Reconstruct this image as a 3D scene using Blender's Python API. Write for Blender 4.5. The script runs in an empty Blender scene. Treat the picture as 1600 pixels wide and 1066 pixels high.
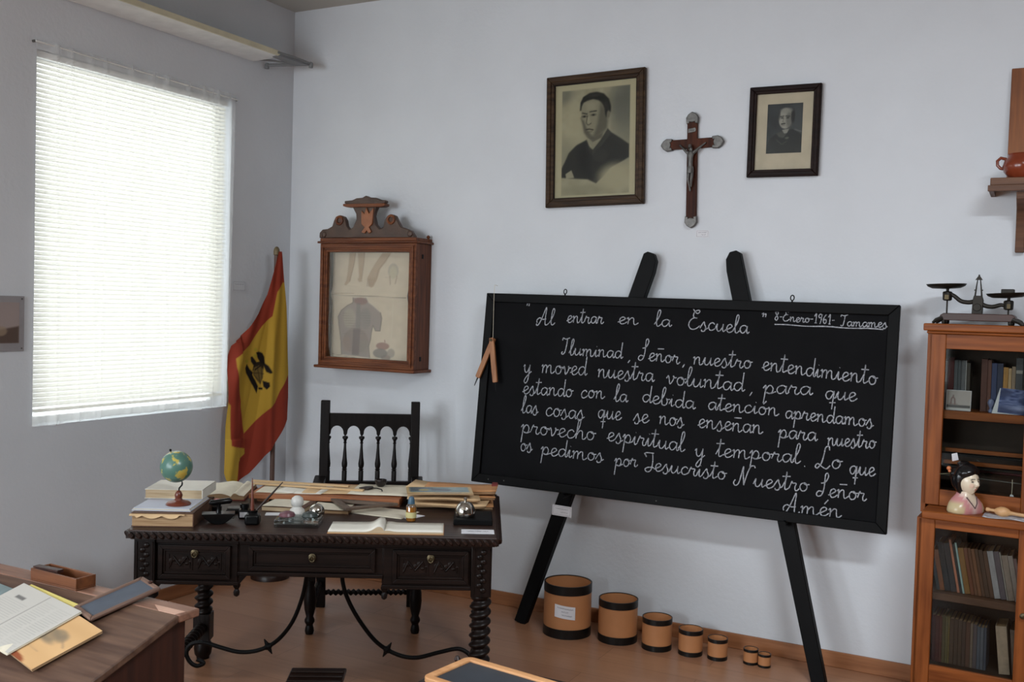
import bpy, math, random
import numpy as np
from mathutils import Vector, Matrix
random.seed(7)
np.random.seed(7)
PI = math.pi
sc = bpy.context.scene
COL = sc.collection
# ------------------------------------------------------------------ camera
YAW, PITCH, ROLL, FPX = math.radians(27.7919), math.radians(2.0075), math.radians(1.6535), 1558.1
CAM = Vector((0, 0, 1.6))
_f = Vector((-math.sin(YAW)*math.cos(PITCH), math.cos(YAW)*math.cos(PITCH), -math.sin(PITCH)))
_r = Vector((math.cos(YAW), math.sin(YAW), 0))
_u = _r.cross(_f)
_r2 = _r*math.cos(ROLL) + _u*math.sin(ROLL)
_u2 = -_r*math.sin(ROLL) + _u*math.cos(ROLL)
cd = bpy.data.cameras.new('camera'); cam = bpy.data.objects.new('camera', cd); COL.objects.link(cam)
cd.sensor_width = 36; cd.lens = FPX/1600*36; cd.clip_start = 0.05
mw = Matrix((( _r2.x, _u2.x, -_f.x, CAM.x), (_r2.y, _u2.y, -_f.y, CAM.y), (_r2.z, _u2.z, -_f.z, CAM.z), (0, 0, 0, 1)))
cam.matrix_world = mw
cd.dof.use_dof = True; cd.dof.focus_distance = 4.6; cd.dof.aperture_fstop = 9.0
sc.camera = cam
# ------------------------------------------------------------------ view, sky, lamps
vs = sc.view_settings
vs.view_transform = 'Standard'; vs.look = 'None'; vs.exposure = 0.2; vs.gamma = 1.0; vs.use_curve_mapping = False
wd = bpy.data.worlds.new('overcast_sky'); sc.world = wd; wd.use_nodes = True
bg = wd.node_tree.nodes['Background']; bg.inputs[0].default_value = (0.93, 0.97, 1.0, 1); bg.inputs[1].default_value = 2.7
def area(name, loc, rot, sx, sy, power, col):
    l = bpy.data.lights.new(name, 'AREA'); l.shape = 'RECTANGLE'; l.size = sx; l.size_y = sy; l.energy = power; l.color = col
    o = bpy.data.objects.new(name, l); COL.objects.link(o); o.location = loc; o.rotation_euler = rot
    return o
# daylight through the rear window (behind the camera) and the two ceiling lamps of the room
area('rear_window_daylight', (-2.72, -2.93, 1.75), (math.radians(90), 0, 0), 2.1, 1.7, 104, (0.86, 0.935, 1.0))
area('ceiling_lamp_light', (0.7, 1.4, 3.22), (0, 0, 0), 1.2, 0.30, 92, (0.88, 0.945, 1.0))
area('ceiling_lamp_light', (1.7, -0.9, 3.22), (0, 0, 0), 1.2, 0.30, 15, (0.88, 0.945, 1.0))
for yc, pw_ in ((-.60, 82), (-2.20, 10)):   # daylight through the two further windows of the left wall, beside and behind the camera
    area('side_window_daylight', (-4.00, yc, 1.84), (math.radians(90), 0, math.radians(-90)), 1.14, 1.62, pw_, (0.84, 0.92, 1.0))
# ------------------------------------------------------------------ colours and materials
def lin(c):
    if isinstance(c, (int, float)): c = (c, c, c)
    return tuple(((x/255)/12.92 if x/255 <= 0.04045 else ((x/255+0.055)/1.055)**2.4) for x in c)
def lina(a):
    a = np.asarray(a, float)/255
    return np.where(a <= 0.04045, a/12.92, ((a+0.055)/1.055)**2.4)
def mat(name, c, rough=.55, metal=0.0, var=.08, scale=12, bump=0.0, bscale=60, c2=None, stretch=(1, 1, 1), spec=.5, emit=0):
    m = bpy.data.materials.new(name); m.use_nodes = True; nt = m.node_tree; N = nt.nodes; L = nt.links
    b = N['Principled BSDF']; b.inputs['Roughness'].default_value = rough; b.inputs['Metallic'].default_value = metal
    b.inputs['Specular IOR Level'].default_value = spec
    tc = N.new('ShaderNodeTexCoord'); mp = N.new('ShaderNodeMapping'); mp.inputs['Scale'].default_value = stretch
    L.new(tc.outputs['Object'], mp.inputs[0])
    ns = N.new('ShaderNodeTexNoise'); ns.inputs['Scale'].default_value = scale; ns.inputs['Detail'].default_value = 5
    L.new(mp.outputs[0], ns.inputs['Vector'])
    cr = N.new('ShaderNodeValToRGB'); L.new(ns.outputs[0], cr.inputs[0])
    a = lin(c)
    if c2 is None:
        lo = [x*(1-var) for x in a]; hi = [min(1, x*(1+var)) for x in a]
    else:
        lo = lin(c2); hi = a
    cr.color_ramp.elements[0].position = .32; cr.color_ramp.elements[1].position = .68
    cr.color_ramp.elements[0].color = (*lo, 1); cr.color_ramp.elements[1].color = (*hi, 1)
    L.new(cr.outputs[0], b.inputs['Base Color'])
    if bump:
        n2 = N.new('ShaderNodeTexNoise'); n2.inputs['Scale'].default_value = bscale; n2.inputs['Detail'].default_value = 4
        L.new(mp.outputs[0], n2.inputs['Vector'])
        bp = N.new('ShaderNodeBump'); bp.inputs['Strength'].default_value = bump; bp.inputs['Distance'].default_value = .01
        L.new(n2.outputs[0], bp.inputs['Height']); L.new(bp.outputs[0], b.inputs['Normal'])
    return m
def wood(name, c, c2, axis='x', rough=.45, scale=9, bump=.08, spec=.5):
    st = {'x': (.12, 1.6, 1.6), 'y': (1.6, .12, 1.6), 'z': (1.6, 1.6, .12)}[axis]
    return mat(name, c, rough, 0, 0, scale*3, bump, 40, c2, st, spec)
def vcol(name, rough=.6, spec=.3, bump=0):
    m = bpy.data.materials.new(name); m.use_nodes = True; nt = m.node_tree; N = nt.nodes; L = nt.links
    b = N['Principled BSDF']; b.inputs['Roughness'].default_value = rough; b.inputs['Specular IOR Level'].default_value = spec
    at = N.new('ShaderNodeAttribute'); at.attribute_name = 'Col'
    L.new(at.outputs['Color'], b.inputs['Base Color'])
    if bump:
        n2 = N.new('ShaderNodeTexNoise'); n2.inputs['Scale'].default_value = 300
        bp = N.new('ShaderNodeBump'); bp.inputs['Strength'].default_value = bump; bp.inputs['Distance'].default_value = .002
        L.new(n2.outputs[0], bp.inputs['Height']); L.new(bp.outputs[0], b.inputs['Normal'])
    return m
def mixmat(name, kind, c, fac, rough=.05, tr=.55):
    """kind 'pane': clear pane with reflections; 'sheer': see-through cloth; 'thin': translucent sheet"""
    m = bpy.data.materials.new(name); m.use_nodes = True; nt = m.node_tree; N = nt.nodes; L = nt.links
    N.remove(N['Principled BSDF']); out = N['Material Output']
    mx = N.new('ShaderNodeMixShader'); mx.inputs[0].default_value = fac
    if kind == 'pane':
        a = N.new('ShaderNodeBsdfTransparent'); a.inputs[0].default_value = (*lin(c), 1)
        b = N.new('ShaderNodeBsdfGlossy'); b.inputs['Roughness'].default_value = rough
        lw = N.new('ShaderNodeLayerWeight'); lw.inputs[0].default_value = .5
        pw = N.new('ShaderNodeMath'); pw.operation = 'POWER'; pw.inputs[1].default_value = 4.0
        ad = N.new('ShaderNodeMath'); ad.operation = 'MULTIPLY_ADD'; ad.inputs[1].default_value = .8; ad.inputs[2].default_value = fac; ad.use_clamp = True
        L.new(lw.outputs['Facing'], pw.inputs[0]); L.new(pw.outputs[0], ad.inputs[0]); L.new(ad.outputs[0], mx.inputs[0])
    else:
        d = N.new('ShaderNodeBsdfDiffuse'); d.inputs[0].default_value = (*lin(c), 1)
        t = N.new('ShaderNodeBsdfTranslucent'); t.inputs[0].default_value = (*lin(c), 1)
        b = N.new('ShaderNodeMixShader'); b.inputs[0].default_value = tr
        L.new(d.outputs[0], b.inputs[1]); L.new(t.outputs[0], b.inputs[2])
        if kind == 'sheer':
            a = N.new('ShaderNodeBsdfTransparent')
        else:
            a = N.new('ShaderNodeBsdfGlossy'); a.inputs['Roughness'].default_value = .4; a.inputs[0].default_value = (.9, .9, .9, 1)
    L.new(a.outputs[0], mx.inputs[1]); L.new(b.outputs[0], mx.inputs[2]); L.new(mx.outputs[0], out.inputs[0])
    return m
def glass(name, c, rough=.02):
    return mixmat(name, 'pane', c, .03, rough)
# ------------------------------------------------------------------ mesh builder
class MB:
    def __init__(s): s.v = []; s.f = []; s.c = None
    def add(s, vs, fs, M=None):
        n = len(s.v)
        for p in vs:
            p = Vector(p)
            s.v.append(tuple(M @ p) if M is not None else tuple(p))
        s.f += [tuple(i+n for i in f) for f in fs]
        return s
    def box(s, x0, x1, y0, y1, z0, z1, M=None):
        return s.add([(x0,y0,z0),(x1,y0,z0),(x1,y1,z0),(x0,y1,z0),(x0,y0,z1),(x1,y0,z1),(x1,y1,z1),(x0,y1,z1)],
                     [(0,3,2,1),(4,5,6,7),(0,1,5,4),(1,2,6,5),(2,3,7,6),(3,0,4,7)], M)
    def prism(s, poly, d0, d1, axis='y', M=None):
        """extrude a 2D outline along an axis; poly lies in the other two (x,z), (x,y) or (y,z)"""
        n = len(poly)
        def p3(a, b, d): return {'y': (a, d, b), 'z': (a, b, d), 'x': (d, a, b)}[axis]
        A = sum(poly[i][0]*poly[(i+1) % n][1]-poly[(i+1) % n][0]*poly[i][1] for i in range(n))
        if A < 0: poly = poly[::-1]
        vs = [p3(a, b, d0) for a, b in poly]+[p3(a, b, d1) for a, b in poly]
        fl = (d1 > d0) ^ (axis == 'y')
        fs = [tuple(range(n))[::-1], tuple(range(n, 2*n))]+[(i, (i+1) % n, n+(i+1) % n, n+i) for i in range(n)]
        if not fl: fs = [f[::-1] for f in fs]
        return s.add(vs, fs, M)
    def lathe(s, prof, n=24, M=None, c=(0, 0, 0), cap=True):
        vs = []; fs = []
        for r, z in prof:
            for k in range(n):
                t = 2*PI*k/n; vs.append((c[0]+r*math.cos(t), c[1]+r*math.sin(t), c[2]+z))
        for i in range(len(prof)-1):
            for k in range(n):
                k2 = (k+1) % n; fs.append((i*n+k, i*n+k2, (i+1)*n+k2, (i+1)*n+k))
        if cap:
            fs.append(tuple(range(n))[::-1]); fs.append(tuple(range((len(prof)-1)*n, len(prof)*n)))
        return s.add(vs, fs, M)
    def twist(s, z0, z1, r, amp, pitch, n=20, M=None, c=(0, 0), step=.006, turns=1):
        """barley-sugar post"""
        k = max(8, int((z1-z0)/step)); vs = []; fs = []
        for i in range(k+1):
            z = z0+(z1-z0)*i/k
            e = min(1, (z-z0)/.02, (z1-z)/.02)
            for j in range(n):
                t = 2*PI*j/n; q = r+amp*e*math.cos(turns*t-2*PI*z/pitch)
                vs.append((c[0]+q*math.cos(t), c[1]+q*math.sin(t), z))
        for i in range(k):
            for j in range(n):
                j2 = (j+1) % n; fs.append((i*n+j, i*n+j2, (i+1)*n+j2, (i+1)*n+j))
        fs.append(tuple(range(n))[::-1]); fs.append(tuple(range(k*n, (k+1)*n)))
        return s.add(vs, fs, M)
    def tube(s, pts, r, n=10, M=None, flat=1.0):
        pts = [Vector(p) for p in pts]; m = len(pts)
        if not isinstance(r, (list, tuple)): r = [r]*m
        vs = []; fs = []; up = None
        for i, p in enumerate(pts):
            d = (pts[min(i+1, m-1)]-pts[max(i-1, 0)])
            if d.length < 1e-9: d = Vector((0, 0, 1))
            d.normalize()
            if up is None: up = Vector((0, 0, 1)) if abs(d.z) < .9 else Vector((1, 0, 0))
            a = d.cross(up)
            if a.length < 1e-6: a = d.orthogonal()
            a.normalize(); b = a.cross(d).normalized(); up = b
            for k in range(n):
                t = 2*PI*k/n; vs.append(p+a*(r[i]*math.cos(t))+b*(r[i]*flat*math.sin(t)))
        for i in range(m-1):
            for k in range(n):
                k2 = (k+1) % n; fs.append((i*n+k, i*n+k2, (i+1)*n+k2, (i+1)*n+k))
        fs.append(tuple(range(n))[::-1]); fs.append(tuple(range((m-1)*n, m*n)))
        return s.add(vs, fs, M)
    def ball(s, c, r, n=20, m=14, M=None):
        if not isinstance(r, (list, tuple)): r = (r, r, r)
        vs = [(c[0], c[1], c[2]-r[2])]
        for i in range(1, m):
            a = -PI/2+PI*i/m
            for k in range(n):
                t = 2*PI*k/n; vs.append((c[0]+r[0]*math.cos(a)*math.cos(t), c[1]+r[1]*math.cos(a)*math.sin(t), c[2]+r[2]*math.sin(a)))
        vs.append((c[0], c[1], c[2]+r[2])); fs = []
        for k in range(n):
            k2 = (k+1) % n; fs.append((0, 1+k2, 1+k)); fs.append((len(vs)-1, 1+(m-2)*n+k, 1+(m-2)*n+k2))
        for i in range(m-2):
            for k in range(n):
                k2 = (k+1) % n; fs.append((1+i*n+k, 1+i*n+k2, 1+(i+1)*n+k2, 1+(i+1)*n+k))
        return s.add(vs, fs, M)
    def grid(s, fn, nu, nv, M=None):
        vs = [fn(i/nu, j/nv) for j in range(nv+1) for i in range(nu+1)]
        fs = [(j*(nu+1)+i, j*(nu+1)+i+1, (j+1)*(nu+1)+i+1, (j+1)*(nu+1)+i) for j in range(nv) for i in range(nu)]
        return s.add(vs, fs, M)
    def build(s, name, m, parent=None, label=None, bevel=0, loc=None, rot=None, colors=None, angle=40, solid=0, fix=True, seg=2):
        me = bpy.data.meshes.new(name); me.from_pydata(s.v, [], s.f); me.validate(); me.update()
        if fix:
            import bmesh
            bmh = bmesh.new(); bmh.from_mesh(me); bmesh.ops.recalc_face_normals(bmh, faces=bmh.faces); bmh.to_mesh(me); bmh.free()
        me.materials.append(m)
        me.shade_smooth(); me.set_sharp_from_angle(angle=math.radians(angle))
        if colors is not None:
            at = me.color_attributes.new('Col', 'FLOAT_COLOR', 'POINT')
            a = np.ones((len(me.vertices), 4), np.float32); a[:, :3] = np.asarray(colors)[:len(me.vertices)]
            at.data.foreach_set('color', a.ravel())
        o = bpy.data.objects.new(name, me); COL.objects.link(o)
        if parent is not None: o.parent = parent
        if loc is not None: o.location = loc
        if rot is not None: o.rotation_euler = rot
        if label: o['label'] = label
        if solid:
            sm = o.modifiers.new('thickness', 'SOLIDIFY'); sm.thickness = solid; sm.offset = 0
        if bevel:
            b = o.modifiers.new('bevel', 'BEVEL'); b.width = bevel; b.segments = seg; b.limit_method = 'ANGLE'; b.angle_limit = math.radians(40)
        return o
def box(x0, x1, y0, y1, z0, z1): return MB().box(x0, x1, y0, y1, z0, z1)
def thing(name, label, cat, loc=(0, 0, 0), rotz=0, group=None, rot=None):
    o = bpy.data.objects.new(name, None); COL.objects.link(o); o.location = loc
    o.rotation_euler = rot if rot is not None else (0, 0, rotz)
    o.empty_display_size = .05
    o['label'] = label; o['category'] = cat
    if group: o['group'] = group
    return o
def tag(o, label, cat, group=None):
    o['label'] = label; o['category'] = cat
    if group: o['group'] = group
    return o
def struct(o): o['kind'] = 'structure'; return o
def rectframe(mb, x0, x1, z0, z1, w, d0, d1, M=None):
    """mitred rectangular frame in the x-z plane with depth d0..d1 (front at d0)"""
    o = [(x0, z0), (x1, z0), (x1, z1), (x0, z1)]; i = [(x0+w, z0+w), (x1-w, z0+w), (x1-w, z1-w), (x0+w, z1-w)]
    for k in range(4):
        a, b, c, d = o[k], o[(k+1) % 4], i[(k+1) % 4], i[k]
        vs = [(p[0], d0, p[1]) for p in (a, b, c, d)]+[(p[0], d1, p[1]) for p in (a, b, c, d)]
        mb.add(vs, [(0, 1, 2, 3), (7, 6, 5, 4), (0, 4, 5, 1), (1, 5, 6, 2), (2, 6, 7, 3), (3, 7, 4, 0)], M)
    return mb
# ------------------------------------------------------------------ painting helpers for pictures (numpy, soft shapes)
def sstep(d, w): 
    t = np.clip(.5-d/w, 0, 1); return t*t*(3-2*t)
def ell(X, Y, cx, cy, rx, ry, w=.1, rot=0):
    c, s = math.cos(rot), math.sin(rot); dx = X-cx; dy = Y-cy
    a = dx*c+dy*s; b = -dx*s+dy*c
    return sstep((np.sqrt((a/rx)**2+(b/ry)**2)-1)*min(rx, ry), w)
def pol(X, Y, P, w=2.0):
    P = np.asarray(P, float); d = np.full(X.shape, 1e9); ins = np.zeros(X.shape, bool)
    for i in range(len(P)):
        a, b = P[i], P[(i+1) % len(P)]; e = b-a
        t = np.clip(((X-a[0])*e[0]+(Y-a[1])*e[1])/(e@e+1e-12), 0, 1)
        d = np.minimum(d, np.hypot(X-a[0]-t*e[0], Y-a[1]-t*e[1]))
        if a[1] != b[1]:
            cr = ((a[1] > Y) != (b[1] > Y)) & (X < (b[0]-a[0])*(Y-a[1])/(b[1]-a[1])+a[0]); ins ^= cr
    return sstep(np.where(ins, -d, d), w)
def lineD(X, Y, P, r, w):
    P = np.asarray(P, float); d = np.full(X.shape, 1e9)
    for i in range(len(P)-1):
        a, b = P[i], P[i+1]; e = b-a
        t = np.clip(((X-a[0])*e[0]+(Y-a[1])*e[1])/(e@e+1e-12), 0, 1)
        d = np.minimum(d, np.hypot(X-a[0]-t*e[0], Y-a[1]-t*e[1]))
    return sstep(d-r, w)
def lay(img, m, c, a=1.0):
    m = (m*a)[..., None]; return img*(1-m)+np.asarray(c, float)*m
def vnoise(X, Y, s, seed=0):
    rs = np.random.RandomState(seed); G = rs.rand(64, 64)
    x = X/s; y = Y/s; xi = np.floor(x).astype(int); yi = np.floor(y).astype(int); fx = x-xi; fy = y-yi
    fx = fx*fx*(3-2*fx); fy = fy*fy*(3-2*fy)
    g = lambda a, b: G[a % 64, b % 64]
    return (g(xi, yi)*(1-fx)+g(xi+1, yi)*fx)*(1-fy)+(g(xi, yi+1)*(1-fx)+g(xi+1, yi+1)*fx)*fy
def picture(name, w, h, nx, ny, ext, paint, m, parent, loc=(0, 0, 0), rot=None, curve=None, label=None):
    """flat printed sheet in local x-z (facing -y); paint(X,Y) gets coordinates in ext=(x0,x1,ytop,ybottom)"""
    xs = np.linspace(0, 1, nx+1); ys = np.linspace(0, 1, ny+1)
    U, V = np.meshgrid(xs, ys)
    X = ext[0]+(ext[1]-ext[0])*U; Y = ext[2]+(ext[3]-ext[2])*V
    img = paint(X, Y)
    mb = MB()
    mb.grid(lambda u, v: (u*w, (curve(u, v) if curve else 0), h-v*h), nx, ny)
    mb.f = [f[::-1] for f in mb.f]
    return mb.build(name, m, parent, loc=loc, rot=rot, colors=lina(img.reshape(-1, 3)), label=label)
# ================================================================== materials
M = {}
M['wall'] = mat('white_plaster', (212, 216, 221), .9, 0, .025, 3, .12, 55)
M['wallfar'] = mat('dark_far_wall', (70, 62, 54), .9, 0, .03, 3)  # unseen walls, coloured dark to cut the light they bounce back
M['ceil'] = mat('ceiling_plaster', (184, 181, 174), .92, 0, .02, 3, .05, 50)
M['base'] = wood('baseboard_wood', (164, 110, 72), (138, 88, 54), 'x', .5)
M['white'] = mat('white_paint', (228, 228, 226), .5)
M['cream'] = mat('cream_enamel', (206, 200, 172), .4)
M['grey'] = mat('grey_plastic', (120, 122, 124), .5)
M['black'] = mat('black_paint', (9, 9, 10), .55, var=.2, spec=.12)
M['board'] = mat('blackboard_paint', (11, 11, 13), .62, 0, 0, 5, .02, 200, c2=(16, 16, 18), spec=.07)
M['chalk'] = mat('chalk', (182, 184, 190), .95, 0, 0, 160, c2=(112, 114, 120))
M['dark'] = wood('dark_walnut', (44, 28, 22), (25, 15, 12), 'x', .38, spec=.35)
M['front'] = wood('shaded_walnut_front', (31, 20, 16), (17, 11, 9), 'x', .45, spec=.16)  # desk walnut darkened, shade of the front put into its colour
M['top'] = wood('lit_walnut_top', (62, 43, 36), (40, 27, 22), 'x', .4, spec=.35)  # same walnut lightened, overhead light put into its colour
M['darkz'] = wood('shaded_walnut_post', (28, 18, 15), (15, 10, 8), 'z', .38, spec=.22)  # leg walnut darkened like the front, shade put into the colour
M['chairwood'] = wood('black_brown_wood', (20, 13, 11), (11, 7, 6), 'z', .45, spec=.22)
M['leather'] = mat('dark_leather', (38, 27, 21), .5, bump=.1)
M['iron'] = mat('wrought_iron', (12, 11, 11), .55, .3, .2, spec=.3)
M['brass'] = mat('old_brass', (84, 74, 54), .45, .8, .2)
M['chrome'] = mat('polished_nickel', (190, 186, 178), .12, 1.0)
M['pewter'] = mat('aged_pewter', (104, 102, 99), .5, .7, .25, 60)
M['box'] = wood('reddish_walnut', (122, 72, 44), (82, 44, 27), 'x', .38, spec=.22)
M['boxz'] = wood('reddish_walnut_upright', (114, 66, 40), (76, 40, 25), 'z', .38, spec=.22)
M['crest'] = mat('carved_dark_wood', (70, 48, 36), .45, 0, .2, 20, .1)
M['carve'] = mat('carved_light_wood', (140, 84, 50), .45, 0, .15, 30, .1)
M['honey'] = wood('honey_pine', (146, 82, 38), (106, 54, 21), 'z', .42, spec=.22)
M['honeyx'] = wood('honey_pine_rail', (146, 82, 38), (106, 54, 21), 'x', .42, spec=.22)
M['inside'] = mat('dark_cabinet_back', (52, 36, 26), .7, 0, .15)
M['frameA'] = wood('oak_frame', (74, 55, 37), (40, 28, 19), 'x', .5, 12, spec=.15)
M['frameB'] = wood('mahogany_frame', (38, 24, 21), (22, 13, 12), 'x', .5, 12, spec=.12)
M['mat'] = mat('aged_mount_board', (206, 187, 156), .9)
M['matB'] = mat('cream_mount_board', (210, 192, 166), .9)
M['print'] = vcol('printed_paper', .8, .2)
M['gloss'] = vcol('glazed_print', .25, .5)
M['pane'] = glass('window_glass', (250, 252, 252))
M['cabglass'] = mixmat('cabinet_glass', 'pane', (244, 246, 246), .012, .03)
M['bookglass'] = mixmat('bookcase_glass', 'pane', (233, 235, 233), .015, .03)
M['showglass'] = mixmat('old_glass', 'pane', (246, 246, 244), .05, .05)
M['clear'] = mixmat('clear_glass', 'pane', (232, 236, 236), .13, .04)
M['sheer'] = mixmat('sheer_curtain_cloth', 'sheer', (244, 245, 246), .36, tr=.5)
M['slat'] = mixmat('blind_slat', 'thin', (236, 233, 222), .95, tr=.55)
M['card'] = mat('white_card', (222, 222, 226), .8)
M['cardline'] = mat('grey_border_line', (150, 150, 160), .9)
M['inkline'] = mat('faded_ink', (70, 72, 96), .9)
M['page'] = mat('old_page', (214, 206, 186), .9, 0, .05, 30)
M['pagew'] = mat('white_page', (226, 222, 210), .9, 0, .03, 30)
M['edge'] = mat('page_edges', (178, 148, 112), .9, 0, 0, 6, c2=(138, 106, 74), stretch=(1, 1, 60))
M['edgew'] = mat('pale_page_edges', (198, 178, 148), .9, 0, 0, 6, c2=(166, 142, 108), stretch=(1, 1, 60))
M['manila'] = mat('manila_paper', (194, 140, 92), .85, 0, .08, 18)
M['manila2'] = mat('pale_manila', (206, 174, 132), .85, 0, .06, 18)
M['orange'] = wood('orange_pine_board', (176, 112, 70), (140, 82, 48), 'x', .5)
M['brownbook'] = mat('brown_cover', (84, 54, 36), .7, 0, .2, 30)
M['redbook'] = mat('dark_red_cover', (110, 34, 30), .6)
M['blackp'] = mat('black_lacquer', (6, 6, 7), .3, spec=.3)
M['rubber'] = mat('black_rubber', (20, 20, 20), .7)
M['kraft'] = mat('tan_fibre_board', (184, 126, 82), .5, 0, .06, 10)
M['band'] = mat('black_metal_band', (20, 19, 18), .38, .3)
M['terra'] = mat('glazed_terracotta', (120, 52, 30), .2, 0, .15, 10)
M['shelfw'] = wood('rough_brown_shelf', (110, 76, 54), (78, 50, 34), 'x', .6)
M['panelw'] = wood('orange_brown_board', (142, 82, 34), (104, 56, 22), 'z', .5)
M['deskw'] = wood('worn_school_desk', (104, 78, 62), (70, 48, 38), 'x', .55)
M['deskside'] = wood('dark_red_side', (62, 30, 20), (40, 18, 13), 'z', .5)
M['pencilbox'] = wood('pencil_box_wood', (120, 70, 36), (90, 50, 25), 'x', .5)
M['slate'] = mat('slate', (74, 80, 90), .6, 0, .12, 14)
M['slatedark'] = mat('dark_slate', (44, 49, 56), .6, 0, .15, 14)
M['slframe'] = wood('grey_slate_frame', (120, 92, 76), (88, 64, 54), 'x', .6)
M['slframeB'] = wood('light_slate_frame', (212, 158, 108), (184, 128, 80), 'x', .55)
M['pole'] = mat('brown_pole', (84, 60, 50), .5)
M['cloth'] = vcol('flag_cloth', .75, .15)
def squiggle(parent, x0, x1, z, y, amp=.0022, name='handwriting', seed=0, w=.0009, M_=None):
    rs = random.Random(seed); n = max(6, int((x1-x0)/.0022)); pts = []
    for i in range(n):
        pts.append((x0+(x1-x0)*i/(n-1), y, z+amp*math.sin(i*1.9+rs.random()*1.5)*rs.uniform(.4, 1)))
    mb = MB()
    for a, b in zip(pts[:-1], pts[1:]):
        if rs.random() < .12: continue
        mb.add([(a[0], y, a[2]-w), (b[0], y, b[2]-w), (b[0], y, b[2]+w), (a[0], y, a[2]+w)], [(0, 1, 2, 3)], M_)
    return mb
# ================================================================== the room
YW, XL, XR, YR, H = 4.68, -3.99, 3.3, -3.0, 3.31
def floor_mat():
    m = bpy.data.materials.new('laminate_floor'); m.use_nodes = True; nt = m.node_tree; N = nt.nodes; L = nt.links
    b = N['Principled BSDF']; b.inputs['Roughness'].default_value = .32; b.inputs['Specular IOR Level'].default_value = .45
    tc = N.new('ShaderNodeTexCoord')
    br = N.new('ShaderNodeTexBrick'); br.inputs['Scale'].default_value = 1; br.inputs['Brick Width'].default_value = 1.25; br.inputs['Row Height'].default_value = .19
    br.inputs['Mortar Size'].default_value = .0012; br.inputs['Color1'].default_value = (*lin((172, 128, 99)), 1); br.inputs['Color2'].default_value = (*lin((159, 115, 88)), 1)
    br.inputs['Mortar'].default_value = (*lin((122, 84, 62)), 1); br.offset = .37
    L.new(tc.outputs['Object'], br.inputs['Vector'])
    mp = N.new('ShaderNodeMapping'); mp.inputs['Scale'].default_value = (1.1, 14, 1); L.new(tc.outputs['Object'], mp.inputs[0])
    ns = N.new('ShaderNodeTexNoise'); ns.inputs['Scale'].default_value = 2.2; ns.inputs['Detail'].default_value = 6; L.new(mp.outputs[0], ns.inputs['Vector'])
    cr = N.new('ShaderNodeValToRGB'); cr.color_ramp.elements[0].color = (.80, .76, .72, 1); cr.color_ramp.elements[1].color = (1.12, 1.1, 1.08, 1)
    L.new(ns.outputs[0], cr.inputs[0])
    mx = N.new('ShaderNodeMix'); mx.data_type = 'RGBA'; mx.blend_type = 'MULTIPLY'; mx.inputs[0].default_value = 1
    L.new(br.outputs[0], mx.inputs[6]); L.new(cr.outputs[0], mx.inputs[7]); L.new(mx.outputs[2], b.inputs['Base Color'])
    return m
struct(box(XL-.2, XR+.2, YR-.2, YW+.2, -.12, 0).build('floor', floor_mat()))
struct(box(XL-.2, XR+.2, YR-.2, YW+.2, H, H+.12).build('ceiling', M['ceil']))
struct(box(XL-.3, XR+.2, YW, YW+.2, 0, H).build('wall_back', M['wall']))
struct(box(XR, XR+.2, YR, YW, 0, H).build('wall_right', M['wallfar']))
OY0, OY1, OZ0, OZ1 = 2.958, 4.172, .995, 2.685
WT = .13
wl = MB().box(XL-WT, XL, YR, -2.80, 0, H).box(XL-WT, XL, -1.60, -1.20, 0, H).box(XL-WT, XL, 0, OY0, 0, H)
for a_, b_ in ((-2.80, -1.60), (-1.20, 0)): wl.box(XL-WT, XL, a_, b_, 0, OZ0).box(XL-WT, XL, a_, b_, OZ1, H)
wl.box(XL-WT, XL, OY1, YW, 0, H).box(XL-WT, XL, OY0, OY1, 0, OZ0).box(XL-WT, XL, OY0, OY1, OZ1, H)
struct(wl.build('wall_left', M['wall']))
wr = MB().box(XL, -3.82, YR-.2, YR, 0, H).box(-1.62, XR, YR-.2, YR, 0, H).box(-3.82, -1.62, YR-.2, YR, 0, .85).box(-3.82, -1.62, YR-.2, YR, 2.65, H)
struct(wr.build('wall_rear', M['wallfar']))
struct(box(XL+.012, XR, YW-.012, YW, 0, .072).build('baseboard_back', M['base'], bevel=.003))
struct(box(XL, XL+.012, YR, YW, 0, .072).build('baseboard_left', wood('baseboard_wood_side', (164, 110, 72), (138, 88, 54), 'y', .5), bevel=.003))
# left window: frame, mullion, glass
w1 = struct(rectframe(MB(), OY0, OY1, OZ0, OZ1, .030, 0, .04, Matrix(((0, -1, 0, XL-.09), (1, 0, 0, 0), (0, 0, 1, 0), (0, 0, 0, 1)))).build('window_1', M['white'], bevel=.004))
box(XL-.112, XL-.108, OY0+.028, OY1-.028, OZ0+.028, OZ1-.028).build('window_pane', M['pane'], w1)
for n_, a_ in ((3, -1.20), (4, -2.80)): struct(rectframe(MB(), a_, a_+1.2, OZ0, OZ1, .03, 0, .04, Matrix(((0, -1, 0, XL-.09), (1, 0, 0, 0), (0, 0, 1, 0), (0, 0, 0, 1)))).build('window_%d' % n_, M['white'], bevel=.004))
w2 = struct(rectframe(MB(), -3.82, -1.62, .85, 2.65, .05, YR-.16, YR-.10).box(-2.75, -2.69, YR-.16, YR-.10, .9, 2.6).build('window_2', M['white'], bevel=.004))
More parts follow.
